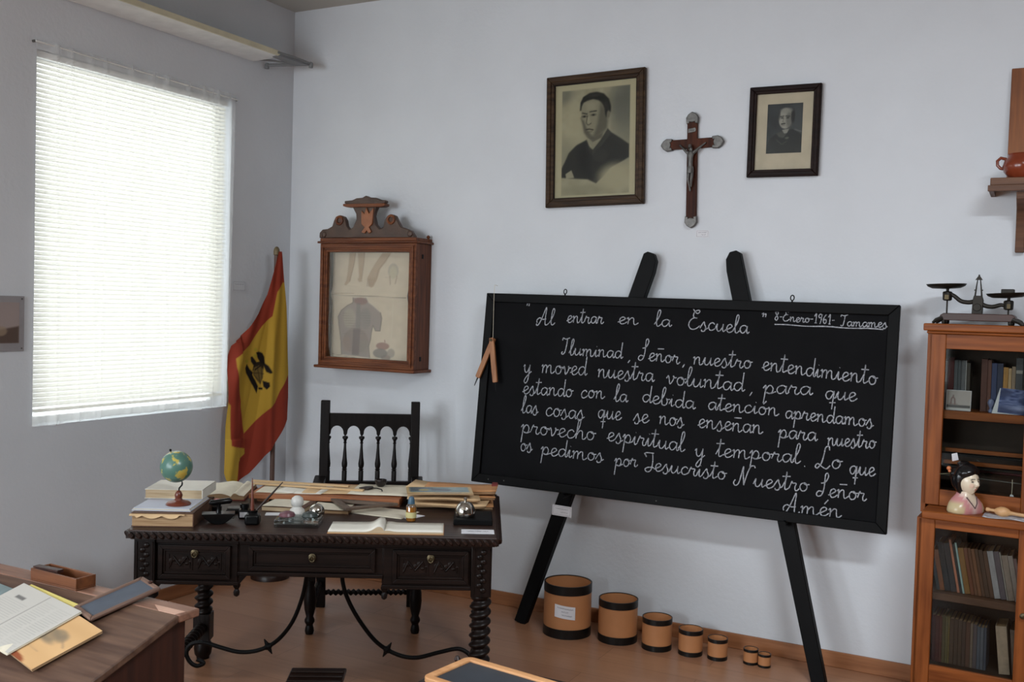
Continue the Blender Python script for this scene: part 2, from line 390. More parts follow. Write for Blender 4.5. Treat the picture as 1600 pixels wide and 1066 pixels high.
# ================================================================== left wall fittings
bl = thing('venetian_blind', 'closed off-white venetian blind hanging inside the left window recess', 'blind', (XL-.022, 3.565, OZ1-.004))
mb = MB(); sw, sp = .0245, .0215
for k in range(73):
    zc = -.045-k*sp; t = math.radians(57-.13*k)
    for a, b in ((-.5, -.17), (-.17, .17), (.17, .5)):
        q = lambda s_: (math.cos(t)*s_*sw-.0022*(1-(2*s_)**2)*math.sin(t), zc-math.sin(t)*s_*sw-.0022*(1-(2*s_)**2)*math.cos(t)*-1)
        xa, za = q(a); xb, zb = q(b)
        mb.add([(xa, -.600, za), (xa, .585, za), (xb, .585, zb), (xb, -.600, zb)], [(0, 1, 2, 3)])
mb.build('slats', M['slat'], bl)
box(-.014, .014, -.602, .588, -.028, 0).build('head_rail', M['white'], bl, bevel=.003)
box(-.012, .012, -.585, .585, -.045-73*sp-.012, -.045-73*sp+.002)  .build('bottom_rail', M['slat'], bl, bevel=.003)
for y in (-.40, .02, .42):
    box(-.0135, -.0128, y-.001, y+.001, -.045-73*sp, -.02).build('ladder_cord', M['white'], bl)
cu = thing('sheer_curtain', 'white sheer curtain covering the bright left window', 'curtain', (XL+.014, 3.57, 1.004))
rs = random.Random(4)
folds = [(rs.uniform(0, 1), rs.uniform(.008, .022), rs.uniform(-.5, .5)) for _ in range(26)]
FOLDS = [(.08, .014, .012), (.145, .012, .05), (.235, .016, .03), (.30, .010, -.01), (.42, .016, .02), (.53, .013, -.04), (.60, .012, .02), (.72, .010, -.02), (.80, .018, .01), (.855, .011, -.03), (.885, .010, .01), (.955, .016, 0)]
def curt(u, v):
    # u along the wall (0 = nearer the camera), v up
    y = -.625+u*(1.245-.03*(1-v)); x = 0
    for c, w, dr in FOLDS:
        d = (u-(c+dr*(1-v)))/w
        x += .015*math.exp(-d*d)
    x += .004*math.sin(u*70+2*v)+.003*math.sin(u*23)
    zb = -.002-.008*math.sin(u*9+1)+(.016 if .55 < u < .8 else 0)*math.sin((u-.55)/.25*PI)
    z = zb+(1.718-zb)*v
    return (x*(.35+.65*(1-v*.6)), y, z)
MB().grid(curt, 200, 30).build('cloth', M['sheer'], cu)
def hem(u, v):
    p = curt(u, v*.022+.004); return (p[0]+.003, p[1], p[2])
MB().grid(hem, 200, 2).build('hem', M['sheer'], cu)
MB().tube([(.004, -.63, 1.708), (.004, .625, 1.692)], .004, 8).build('curtain_wire', M['white'], cu)
for y in (-.632, .627):
    MB().lathe([(.006, 0), (.006, .018), (.003, .02)], 12, Matrix.Translation((-.02, y, 1.708 if y < 0 else 1.692)) @ Matrix.Rotation(PI/2, 4, 'Y')).build('wire_hook', M['pewter'], cu)
# strip light
st = thing('strip_light', 'cream and white strip light fitting high on the left wall above the window', 'light fitting', (XL, 3.0, 2.94))
MB().prism([(.002, 0), (.215, .008), (.215, .026), (.20, .03), (.12, .05), (.002, .05)], -1.9, 1.33, 'y').build('housing', M['white'], st)
MB().prism([(.212, .004), (.224, .004), (.226, .030), (.205, .036), (.205, .03), (.212, .026)], -1.9, 1.30, 'y').build('front_lip', M['cream'], st)
mb = MB().tube([(.014, 1.43, 0), (.12, 1.475, .004), (.242, 1.545, .012)], .009, 8).tube([(.014, 1.33, .012), (.10, 1.40, .01), (.16, 1.49, .008)], .006, 8).tube([(.224, 1.28, .02), (.235, 1.42, .02), (.242, 1.545, .014)], .007, 8)
mb.prism([(.17, 1.30), (.224, 1.29), (.238, 1.53), (.15, 1.48)], .002, .022, 'z')
mb.build('end_bracket', M['grey'], st)
for x, y, z in ((.016, 1.43, -.012), (.240, 1.545, 0)):
    MB().lathe([(.012, -.008), (.013, .016), (.008, .024)], 12, None, (x, y, z)).build('lamp_holder', M['grey'], st)
# small label card on left wall
def card(label, w, h, loc, rot, lines=2, seed=1, cat='label', mt=None, group=None):
    t = thing('label_card', label, cat, loc, rot=rot, group=group)
    MB().box(0, w, -.0015, 0, 0, h).build('card', mt or M['card'], t)
    rectframe(MB(), w*.06, w*.94, h*.1, h*.9, .0012, -.0020, -.0016).build('printed_border', M['cardline'], t)
    mb = MB()
    for k in range(lines):
        z = h*(.68-.32*k); x0 = w*(.16 if k == 0 else .45); x1 = w*(.82 if k == 0 else .8)
        q = squiggle(None, x0, x1, z, -.0022, h*.06, seed=seed+k, w=.0007); mb.add(q.v, q.f)
    mb.build('handwriting', M['inkline'], t)
    return t
card('small white label card on the wall between the curtain and the flag', .105, .06, (XL+.002, 4.20, 1.638), (0, 0, PI/2), 1, 3, mt=M['wall'])
# poster at the left edge
ps = thing('wall_poster', 'small framed print at the left edge of the photo, partly cut off', 'poster', (XL+.002, 2.907, 1.338), rot=(0, 0, PI/2))
box(-.42, 0, -.004, 0, 0, .243).build('backing', mat('grey_plastic_sheet', (150, 146, 148), .4), ps)
def pposter(X, Y):
    im = np.ones(X.shape+(3,))*np.array([160, 146, 142.])
    im = lay(im, pol(X, Y, [(-60, 62), (20, 60), (60, 66), (100, 58), (100, 100), (-60, 100)], 6), (86, 70, 62), .9)
    im = lay(im, ell(X, Y, 60, 70, 14, 12, 4), (160, 140, 118), .7); im = lay(im, ell(X, Y, 20, 76, 12, 9, 4), (150, 132, 112), .7)
    im = lay(im, lineD(X, Y, [(20, 16), (55, 14)], 1.5, 2), (90, 84, 84), .8)
    return im
picture('print', .36, .18, 50, 40, (-60, 100, 0, 100), pposter, M['print'], ps, (-.385, -.0048, .035))
for z in (.012, .231):
    MB().lathe([(.0035, 0), (.0035, .002), (.001, .003)], 8, Matrix.Translation((-.012, -.004, z)) @ Matrix.Rotation(PI/2, 4, 'X')).build('pin', M['pewter'], ps)
# ================================================================== flag in the corner
fe = Vector((-.3, -.954, 0)); fn = Vector((.954, -.3, 0)); FP = Vector((-3.83, 4.47, 0))
fl = thing('flag_on_pole', 'red and yellow flag with black eagle emblem on a pole in the corner', 'flag', (FP.x+fe.x*.07, FP.y+fe.y*.07, 0))
FM = Matrix(((fe.x, fn.x, 0, FP.x-fl.location.x), (fe.y, fn.y, 0, FP.y-fl.location.y), (0, 0, 1, 0), (0, 0, 0, 1)))   # (h along fly, outwards, z)
MB().tube([(0, 0, .03), (0, 0, 1.86)], .0135, 14).build('pole', M['pole'], fl)
MB().lathe([(.0135, 1.85), (.018, 1.853), (.018, 1.872), (.016, 1.885), (.009, 1.897), (.002, 1.90)], 14).build('finial', mat('dull_bronze', (112, 98, 72), .5, .3), fl)
MB().lathe([(.11, 0), (.11, .02), (.10, .035), (.03, .05), (.022, .09), (.016, .10)], 28).build('stand', M['dark'], fl)
RT = [(1.876, .050), (1.848, .046), (1.703, .030), (1.556, .010), (1.187, -.012), (1.039, -.015), (.909, -.010), (.87, .01), (.75, .095), (.617, .235), (.59, .286), (.56, .33)]
LT = [(1.876, .068), (1.848, .075), (1.626, .136), (1.517, .195), (1.437, .253), (1.380, .311), (1.338, .361), (1.285, .377), (1.197, .379), (1.02, .379), (.915, .388), (.639, .395), (.60, .385), (.56, .345)]
def itp(T, z):
    for (za, a), (zb, b) in zip(T[:-1], T[1:]):
        if z >= zb: 
            t = (za-z)/(za-zb); return a+(b-a)*max(0, min(1, t))
    return T[-1][1]
def flagpt(u, v):
    z = 1.872-v*(1.872-.563); r = itp(RT, z); l = itp(LT, z); h = r+(l-r)*u
    # folds radiate from the top of the pole
    ang = math.atan2(h-.045, max(.05, 2.05-z)); amp = min(1, (1.9-z)/.6)
    d = .022+amp*(.010*math.sin(ang*24+.6)+.006*math.sin(ang*52+z*3))+.012*math.exp(-((h-.105)/.02)**2)*amp
    if h > .25 and z < 1.36: d += .022*math.exp(-((h-.335-.09*(z-1.2)*-.6)/.03)**2)
    if z < .82: d += .02*math.exp(-((h-.32)/.05)**2)
    d = max(.016, d) if h > -.02 else d
    if h > .30: d = d*max(.5, 1-(h-.30)*3)+.012
    p = FM @ Vector((h, d, z)); return (p.x, p.y, p.z)
REDTOP = [(.059,1.90),(.0,1.90),(.0,1.698),(.039,1.697),(.077,1.641),(.105,1.504),(.165,1.449),(.246,1.341),(.34,1.269),(.352,1.216),(.42,1.19),(.43,1.37),(.178,1.9)]
REDBAND = [(.42,1.36),(.34,1.275),(.339,1.222),(.301,1.034),(.265,.843),(.26,.742),(.364,.79),(.366,1.01),(.42,1.08)]
YLOW = [(.43,1.026),(.371,1.01),(.362,.786),(.26,.762),(.259,.732),(.306,.696),(.31,.618),(.348,.54),(.45,.54)]
REDBOT = [(-.053,1.19),(-.009,1.161),(.022,1.111),(.046,1.077),(.078,1.01),(.161,.945),(.265,.846),(.259,.732),(.306,.696),(.31,.618),(.318,.53),(.2,.5),(-.1,.6)]
EAGLE = [[(.201,1.298),(.182,1.303),(.159,1.295),(.147,1.274),(.142,1.236),(.127,1.222),(.108,1.184),(.118,1.178),(.137,1.189),(.15,1.23),(.169,1.24),(.185,1.261)],
 [(.258,1.235),(.267,1.212),(.262,1.185),(.239,1.144),(.216,1.113),(.19,1.068),(.183,1.108),(.201,1.143),(.223,1.174),(.219,1.187),(.24,1.205)],
 [(.234,1.272),(.225,1.277),(.196,1.244),(.203,1.231),(.218,1.228),(.232,1.248)], [(.155,1.138),(.123,1.127),(.12,1.106),(.135,1.088),(.151,1.104)]]
nu, nv = 110, 260
UU, VV = np.meshgrid(np.linspace(0, 1, nu+1), np.linspace(0, 1, nv+1))
HH = np.zeros(UU.shape); ZZ = 1.872-VV*(1.872-.563)
for j in range(nv+1):
    z = float(ZZ[j, 0]); r = itp(RT, z); l = itp(LT, z); HH[j] = r+(l-r)*UU[j]
im = np.ones(UU.shape+(3,))*np.array([178, 142, 52.])
red = np.array([138, 54, 38.])
for P_ in (REDTOP, REDBAND, REDBOT): im = lay(im, pol(HH, ZZ, P_, .005), red)
im = lay(im, pol(HH, ZZ, YLOW, .005), (184, 150, 58))
BODY = [(.218,1.218),(.169,1.237),(.142,1.202),(.144,1.155),(.166,1.115),(.198,1.149),(.225,1.184)]
im = lay(im, pol(HH, ZZ, [(.212,1.240),(.172,1.248),(.148,1.230),(.150,1.20),(.19,1.21),(.222,1.195)], .006), (40, 32, 22))
im = lay(im, pol(HH, ZZ, [(.214,1.214),(.172,1.226),(.150,1.200),(.152,1.155),(.168,1.118),(.196,1.146),(.217,1.180)], .006), (110, 90, 46))
for L_ in ([(.214,1.184),(.15,1.178)], [(.19,1.222),(.168,1.12)], [(.205,1.20),(.165,1.222)], [(.21,1.172),(.168,1.13)], [(.165,1.22),(.158,1.15)]): im = lay(im, lineD(HH, ZZ, L_, .0022, .004), (56, 42, 26), .8)
for P_ in EAGLE: im = lay(im, pol(HH, ZZ, P_, .006), (26, 20, 18))
for P_ in ([(.206,1.204),(.169,1.227),(.165,1.222),(.202,1.197)], [(.181,1.101),(.155,1.1),(.158,1.087),(.177,1.088)]): im = lay(im, pol(HH, ZZ, P_, .004), (36, 28, 20))
for c_ in ((.205, 1.28, .012), (.26, 1.25, .010), (.205, 1.315, .009)): im = lay(im, ell(HH, ZZ, c_[0], c_[1], c_[2], .009, .006), (150, 140, 40), .7)
mb = MB().grid(flagpt, nu, nv)
mb.build('cloth', M['cloth'], fl, colors=lina(im.reshape(-1, 3)), angle=180)
# ================================================================== anatomical chart cabinet on the back wall
ac = thing('chart_cabinet', 'glazed brown wooden wall cabinet with carved crest showing an anatomical chart', 'wall cabinet', (-3.31, YW, 1.235))
bx0, bx1, bh, fy = -.322, .325, .69, -.158
m_ = MB().box(bx0, bx0+.02, fy+.02, 0, 0, bh).build('side_panel', M['boxz'], ac, bevel=.002)
m_ = MB().box(bx1-.02, bx1, fy+.02, 0, 0, bh).build('side_panel', M['boxz'], ac, bevel=.002)
box(bx0+.02, bx1-.02, -.012, -.004, 0, bh).build('back_panel', mat('grey_back_board', (122, 122, 128), .8), ac)
mb = rectframe(MB(), bx0-.002, bx1+.002, 0, bh, .036, fy, fy+.022); rectframe(mb, bx0+.012, bx1-.012, .014, bh-.014, .012, fy-.008, fy); rectframe(mb, bx0+.034, bx1-.034, .036, bh-.036, .012, fy+.004, fy+.03)
mb.build('door_frame', M['box'], ac, bevel=.002)
mb = MB().box(bx0-.014, bx1+.014, fy-.014, 0, bh, bh+.012).box(bx0-.002, bx1+.002, fy-.004, 0, bh+.012, bh+.03)
mb.build('cornice', M['box'], ac, bevel=.003)
box(bx0-.018, bx1+.018, fy-.02, 0, -.016, 0).build('base_moulding', M['box'], ac, bevel=.004)
MB().lathe([(.012, 0), (.013, .012), (.006, .02), (.011, .03), (.004, .038)], 14, None, (bx1-.005, -.03, bh+.012)).build('corner_knob', M['box'], ac)
CREST = [(-3.659,1.94),(-3.658,1.97),(-3.637,1.988),(-3.601,1.991),(-3.569,2.006),(-3.557,2.038),(-3.544,2.06),(-3.517,2.068),(-3.489,2.059),(-3.475,2.037),(-3.468,2.008),(-3.447,1.984),(-3.421,2.0),(-3.4,2.043),(-3.403,2.072),(-3.428,2.112),(-3.46,2.127),(-3.485,2.133),(-3.485,2.147),(-3.434,2.15),(-3.403,2.161),(-3.364,2.162),(-3.34,2.174),(-3.315,2.163),(-3.272,2.16),(-3.237,2.147),(-3.205,2.145),(-3.205,2.131),(-3.258,2.116),(-3.274,2.088),(-3.282,2.059),(-3.268,2.013),(-3.241,1.986),(-3.215,1.998),(-3.208,2.034),(-3.191,2.058),(-3.166,2.068),(-3.14,2.059),(-3.123,2.029),(-3.101,1.997),(-3.062,1.986),(-3.033,1.976),(-3.011,1.948),(-3.009,1.937)]
cr_ = MB().prism([(a+3.31-.004, b-1.235+.018) for a, b in CREST], -.135, -.105, 'y').build('crest', M['crest'], ac, bevel=.004)
LEAF = [(-3.339,1.966),(-3.362,1.973),(-3.34,2.001),(-3.363,2.019),(-3.364,2.055),(-3.365,2.094),(-3.343,2.076),(-3.331,2.111),(-3.312,2.075),(-3.283,2.107),(-3.285,2.054),(-3.289,2.018),(-3.31,2.001),(-3.292,1.976),(-3.309,1.965),(-3.325,1.983)]
MB().prism([(a+3.31, b-1.235+.014) for a, b in LEAF], -.145, -.134, 'y').build('carved_leaf', M['carve'], cr_, bevel=.003)
for x in (-3.52, -3.168):
    n_ = 20; mb = MB().tube([(x+3.31+.021*math.cos(2*PI*k/n_), -.137, 2.04-1.235+.016+.021*math.sin(2*PI*k/n_)) for k in range(n_+1)], .0075, 8)
    mb.build('rosette', M['box'], cr_)
for x in (-3.63, -3.04):
    MB().ball((x+3.31, -.136, 1.965-1.235+.012), (.018, .008, .018)).build('scroll', M['crest'], cr_)
MB().prism([(-.178, .912), (.105, .909), (.105, .896), (.085, .890), (-.155, .893), (-.178, .900)], -.15, -.10, 'y').build('crest_ledge', M['box'], cr_, bevel=.002)
def achart(X, Y):
    im = np.ones(X.shape+(3,))*np.array([220, 204, 184.]); im += ((vnoise(X, Y, 30, 3)-.5)*10)[..., None]
    sk = (186, 160, 136); dk = (150, 126, 108); g = (150, 140, 136); rd = (140, 96, 92)
    for P_ in ([(255,362),(290,362),(284,420),(268,490),(262,520),(240,545),(228,540),(240,515),(246,470),(250,420)], [(300,362),(340,362),(338,410),(328,470),(326,505),(330,520),(312,525),(302,508),(310,500),(306,440)],
               [(440,362),(488,362),(462,410),(430,450),(416,500),(396,545),(382,555),(366,545),(358,500),(372,470),(400,420)]):
        im = lay(im, pol(X, Y, P_, 8), sk, .8); 
    im = lay(im, lineD(X, Y, [(288,362),(282,420),(266,490),(258,522)], 2, 5), dk, .6); im = lay(im, lineD(X, Y, [(339,362),(335,430),(326,505)], 2, 5), dk, .6)
    im = lay(im, lineD(X, Y, [(478,372),(450,415),(420,455),(404,520)], 2, 5), dk, .5)
    for k in range(4): im = lay(im, lineD(X, Y, [(362+k*12, 505), (358+k*10, 545)], 3, 6), dk, .45)
    im = lay(im, ell(X, Y, 500, 460, 28, 40, 6), (176, 166, 152), .7); im = lay(im, ell(X, Y, 500, 470, 20, 34, 8), (206, 194, 170), .8); im = lay(im, lineD(X, Y, [(482,490),(486,535)], 3, 5), dk, .5); im = lay(im, lineD(X, Y, [(520,490),(512,530)], 3, 5), dk, .5)
    im = lay(im, lineD(X, Y, [(455,498),(545,500)], 1, 3), dk, .35)
    im = lay(im, lineD(X, Y, [(185,590),(290,587)], 2.5, 4), dk, .4); im = lay(im, lineD(X, Y, [(165,598),(575,605)], 1.6, 3), (110, 100, 92), .8); im = lay(im, lineD(X, Y, [(250,548),(300,550)], 1.5, 4), dk, .3)
    T = [(285,612),(360,610),(366,635),(400,660),(436,690),(444,720),(436,790),(410,790),(396,760),(388,800),(384,840),(374,880),(382,940),(222,930),(218,860),(210,800),(205,770),(200,720),(215,685),(250,655),(280,640)]
    im = lay(im, pol(X, Y, T, 8), (158, 144, 140), .95)
    im = lay(im, ell(X, Y, 325, 630, 38, 20, 8), rd, .55)
    im = lay(im, ell(X, Y, 262, 725, 34, 55, 14), (188, 178, 158), .55); im = lay(im, ell(X, Y, 352, 725, 32, 58, 14), (140, 132, 130), .55)
    im = lay(im, pol(X, Y, [(300,640),(322,640),(326,800),(298,800)], 8), (120, 112, 112), .5)
    im = lay(im, ell(X, Y, 300, 850, 70, 70, 16), (138, 116, 112), .55); im = lay(im, pol(X, Y, [(284,785),(324,785),(320,930),(280,930)], 6), (100, 84, 86), .6)
    im = lay(im, ell(X, Y, 350, 880, 26, 40, 10), (150, 140, 130), .6); im = lay(im, ell(X, Y, 248, 870, 24, 46, 10), (160, 134, 122), .5)
    for k in range(9): im = lay(im, lineD(X, Y, [(226, 700+k*14), (380, 694+k*14)], 1, 3), (110, 100, 102), .35)
    im = lay(im, lineD(X, Y, T[4:13], 2, 5), (104, 92, 90), .8); im = lay(im, lineD(X, Y, T[13:]+[T[0]], 2, 5), (110, 92, 86), .8)
    im = lay(im, ell(X, Y, 452, 872, 36, 20, 6), rd, .7); im = lay(im, ell(X, Y, 440, 912, 40, 26, 6), (120, 112, 112), .75); im = lay(im, ell(X, Y, 498, 908, 20, 24, 6), (150, 140, 134), .6); im = lay(im, ell(X, Y, 470, 935, 26, 16, 5), (136, 120, 116), .7)
    im = lay(im, lineD(X, Y, [(462,838),(464,850)], 2, 3), rd, .8)
    im = lay(im, lineD(X, Y, [(170,930),(300,945)], 1.5, 3), (120, 112, 104), .5); im = lay(im, lineD(X, Y, [(505,612),(498,840)], 2, 5), (226, 218, 198), .6)
    return im
picture('anatomical_chart', .525, .60, 110, 130, (165, 582, 362, 948), achart, M['print'], ac, (-.292, -.08, .042), curve=lambda u, v: .012*math.exp(-((v-.40)/.05)**2)*-1+.004*math.sin(u*6))
box(bx0+.04, bx1-.04, fy+.016, fy+.018, .04, bh-.04).build('glass_pane', M['showglass'], ac)
for z in (.62, .06):
    MB().box(bx1-.004, bx1+.003, fy+.06, fy+.075, z-.012, z+.012).build('hinge', M['iron'], ac)
# ================================================================== framed portraits
def unsk(P):   # sheet is seen slightly askew in the photograph; bring outlines back to the square sheet
    o = []
    for x, y in P:
        t = (y-165)/758; o.append((x, y+(x-386)*(.0922-.05*t)))
    return o
def portraitA(X, Y):
    n = vnoise(X, Y, 60, 1)*.6+vnoise(X, Y, 25, 2)*.4
    im = np.ones(X.shape+(3,))*np.array([196, 182, 148.])
    sheet = pol(X, Y, [(163,205),(610,205),(610,905),(163,905)], 6)
    t = np.clip((Y-205)/680, 0, 1)[..., None]
    bgc = np.array([168, 158, 130.])+(n[..., None]-.5)*34
    im = im*(1-sheet[..., None])+bgc*sheet[..., None]
    im = lay(im, ell(X, Y, 600, 330, 120, 200, 120)*sheet, (104, 102, 92), .85); im = lay(im, ell(X, Y, 170, 230, 70, 60, 70)*sheet, (116, 112, 98), .7)
    im = lay(im, ell(X, Y, 555, 560, 90, 150, 90)*sheet, (134, 128, 108), .5); im = lay(im, ell(X, Y, 200, 620, 60, 90, 70)*sheet, (132, 126, 106), .5)
    im = lay(im, ell(X, Y, 250, 430, 80, 150, 90)*sheet, (184, 172, 140), .7)
    g = lambda P, w=8: pol(X, Y, unsk(P), w)
    # neck, jacket
    im = lay(im, g([(335,520),(440,480),(472,468),(470,505),(420,560),(372,612),(345,560)]), (150, 142, 118)); im = lay(im, g([(340,530),(440,490),(430,530),(370,560)]), (96, 90, 76), .8)
    J = [(160,740),(185,690),(212,630),(262,580),(330,545),(350,592),(372,612),(420,550),(468,472),(490,495),(560,540),(607,575),(607,660),(560,690),(490,730),(440,790),(395,832),(340,806),(240,800),(160,795)]
    im = lay(im, pol(X, Y, unsk(J), 14)*sheet, (54, 52, 47))
    im = lay(im, g([(350,592),(372,612),(425,548),(470,474),(492,500),(440,570),(380,640),(360,650),(340,600)]), (70, 67, 60), .9)
    im = lay(im, g([(366,640),(440,600),(480,640),(440,700),(390,690)]), (66, 63, 57), .7); im = lay(im, g([(255,600),(330,560),(350,640),(340,760),(280,740)]), (45, 43, 40), .7)
    im = lay(im, lineD(X, Y, unsk([(362,615),(352,700),(350,790)]), 3, 8), (36, 35, 32), .8); im = lay(im, lineD(X, Y, unsk([(370,690),(455,705)]), 3, 6), (40, 38, 35), .7)
    im = lay(im, g([(190,770),(230,745),(250,795),(195,800)]), (176, 166, 138), .9)
    # head
    F = [(292,350),(300,300),(330,283),(370,272),(405,280),(428,300),(446,335),(462,372),(464,420),(462,462),(444,492),(410,515),(372,530),(338,528),(314,495),(302,440),(292,400)]
    im = lay(im, g(F), (150, 141, 117)); im = lay(im, g([(420,300),(456,350),(470,420),(464,470),(410,520),(366,534),(384,490),(400,440),(410,370)], 34), (96, 90, 76), .85)
    im = lay(im, g([(288,400),(300,440),(312,500),(336,532),(380,534),(356,508),(330,474),(310,420)], 22), (88, 82, 70), .75)
    im = lay(im, g([(322,305),(362,292),(390,305),(385,345),(330,350)], 30), (168, 158, 131), .7); im = lay(im, g([(332,400),(346,390),(352,430),(338,440)], 12), (176, 166, 138), .6)
    im = lay(im, ell(X, Y, 470, 380-8+8, 12, 28, 6), (120, 112, 94))
    im = lay(im, g([(283,352),(286,300),(304,262),(346,236),(395,228),(440,240),(474,275),(488,322),(486,362),(478,356),(470,350),(462,364),(458,398),(450,376),(447,345),(438,318),(424,298),(404,284),(370,276),(334,286),(306,300),(296,322),(291,352)], 12), (42, 40, 36))
    im = lay(im, g([(330,258),(380,242),(420,252),(380,262)], 20), (74, 70, 62), .5); im = lay(im, g([(425,290),(462,300),(470,345),(452,350)], 16), (52, 49, 44), .7)
    for P_ in ([(300,368),(330,374)], [(350,360),(392,354)]): im = lay(im, lineD(X, Y, unsk(P_), 4, 6), (48, 45, 40), .85)
    for c in ((313, 391), (373, 380)):
        c = unsk([c])[0]; im = lay(im, ell(X, Y, c[0], c[1], 19, 8, 8), (84, 78, 66), .8); im = lay(im, ell(X, Y, c[0], c[1], 6, 6, 3), (28, 26, 24), .9)
    im = lay(im, lineD(X, Y, unsk([(334,385),(326,432),(336,446),(352,442),(358,434)]), 2.5, 5), (70, 64, 54), .8)
    im = lay(im, lineD(X, Y, unsk([(326,477),(346,474),(372,479)]), 4, 6), (58, 50, 44), .9); im = lay(im, lineD(X, Y, unsk([(336,494),(366,490)]), 3, 8), (96, 88, 74), .7)
    im = lay(im, ell(X, Y, 300, 870, 140, 26, 40)*sheet, (150, 142, 116), .6)
    im = lay(im, ell(X, Y, 520, 800, 110, 90, 80)*sheet, (182, 170, 138), .85)
    return im
pa = thing('framed_portrait', 'large framed drawing of a dark-haired person in a dark jacket, left of the crucifix', 'framed picture', (-2.0175, YW-.004, 2.4515), rot=(0, math.radians(-1.2), 0))
mb = rectframe(MB(), -.268, .268, -.334, .334, .044, -.028, -.002); rectframe(mb, -.262, .262, -.328, .328, .022, -.034, -.026)
mb.build('frame', M['frameA'], pa, bevel=.003)
box(-.235, .235, -.005, -.001, -.30, .30).build('backing', M['mat'], pa)
picture('portrait_print', .449, .577, 120, 150, (115, 657, 165, 923), portraitA, M['print'], pa, (-.2245, -.012, -.2885))
rectframe(MB(), -.226, .226, -.291, .291, .004, -.026, -.013).build('inner_slip', M['frameB'], pa)
box(-.225, .225, -.0205, -.019, -.29, .29).build('glass_pane', M['cabglass'], pa)
def portraitB(X, Y):
    im = np.ones(X.shape+(3,))*np.array([66, 67, 68.]); im += ((vnoise(X, Y, 40, 5)-.5)*14)[..., None]
    im = lay(im, ell(X, Y, 860, 280, 50, 90, 60), (84, 85, 85), .8)
    U = [(670,500),(682,430),(700,395),(745,368),(775,352),(835,352),(870,372),(895,395),(895,500)]
    im = lay(im, pol(X, Y, U, 8), (56, 56, 55)); im = lay(im, pol(X, Y, [(735,372),(775,356),(800,372),(780,400),(750,395)], 6), (92, 90, 84), .8)
    im = lay(im, pol(X, Y, [(768,352),(812,346),(800,372),(782,374)], 4), (150, 146, 136))
    im = lay(im, ell(X, Y, 787, 284, 42, 62, 8), (166, 160, 148)); im = lay(im, ell(X, Y, 812, 292, 22, 54, 20), (104, 100, 94), .7)
    im = lay(im, ell(X, Y, 832, 272, 12, 42, 10), (52, 51, 50), .9); im = lay(im, ell(X, Y, 790, 236, 38, 16, 10), (150, 145, 134), .7); im = lay(im, ell(X, Y, 748, 262, 7, 30, 8), (70, 68, 66), .7)
    for P_ in ([(756,272),(776,270)], [(788,270),(812,272)]): im = lay(im, lineD(X, Y, P_, 3, 5), (50, 48, 46), .8)
    for c in ((767, 281), (800, 281)): im = lay(im, ell(X, Y, c[0], c[1], 9, 4, 5), (48, 46, 44), .8)
    im = lay(im, lineD(X, Y, [(776,285),(770,304),(780,308)], 1.6, 4), (84, 80, 74), .7); im = lay(im, lineD(X, Y, [(764,317),(784,315)], 3.6, 4), (40, 39, 38), .9); im = lay(im, lineD(X, Y, [(764,327),(784,326)], 1.6, 4), (96, 84, 78), .7)
    im = lay(im, lineD(X, Y, [(735,410),(770,440),(800,420)], 2, 4), (110, 106, 96), .5); im = lay(im, ell(X, Y, 800, 402, 12, 7, 5), (120, 116, 104), .6); im = lay(im, lineD(X, Y, [(848,352),(884,366)], 4, 6), (120, 118, 112), .6)
    return im
pb = thing('framed_portrait', 'smaller dark framed photograph of a moustached person in uniform, right of the crucifix', 'framed picture', (-1.0745, YW-.004, 2.441), rot=(0, math.radians(.4), 0))
mb = rectframe(MB(), -.163, .163, -.209, .209, .034, -.022, -.002); rectframe(mb, -.158, .158, -.204, .204, .018, -.027, -.020)
mb.build('frame', M['frameB'], pb, bevel=.003)
box(-.14, .14, -.009, -.001, -.185, .185).build('mount', M['matB'], pb)
picture('photograph', .161, .227, 70, 90, (675, 890, 195, 492), portraitB, M['print'], pb, (-.079, -.0095, -.100))
box(-.13, .13, -.0165, -.015, -.176, .176).build('glass_pane', M['cabglass'], pb)
# ================================================================== crucifix
cx_ = thing('crucifix', 'brown wooden crucifix with pewter figure and end caps on the back wall', 'crucifix', (-1.507, YW-.002, 2.279), rot=(0, math.radians(-1.1), 0))
mb = MB().prism([(-.025,-.255),(.025,-.255),(.025,.104),(.134,.104),(.134,.150),(.025,.150),(.025,.255),(-.025,.255),(-.025,.150),(-.134,.150),(-.134,.104),(-.025,.104)], -.018, 0, 'y')
mb.build('cross', wood('crucifix_wood', (82, 42, 26), (44, 24, 17), 'z', .5, spec=.12), cx_, bevel=.002)
def capm(px, pz, ang):
    P_ = [(-.028, -.034), (-.012, -.030), (-.014, -.022), (0, -.027), (.014, -.022), (.012, -.030), (.028, -.034), (.030, -.004), (.020, .012), (.008, .020), (0, .024), (-.008, .020), (-.020, .012), (-.030, -.004)]
    c, s = math.cos(ang), math.sin(ang)
    MB().prism([(px+a*c-b*s, pz+a*s+b*c) for a, b in P_], -.0235, -.0005, 'y').build('end_cap', M['pewter'], cx_, bevel=.003)
capm(0, .255, 0); capm(0, -.255, PI); capm(-.132, .127, PI/2); capm(.132, .127, -PI/2)
MB().prism([(-.019, .178), (.018, .182), (.020, .194), (.016, .202), (-.018, .198)], -.022, -.017, 'y').build('title_plaque', M['pewter'], cx_, bevel=.001)
mbq = squiggle(None, -.014, .014, .19, -.0226, .003, seed=8, w=.0008); mbq.build('plaque_lettering', M['iron'], cx_)
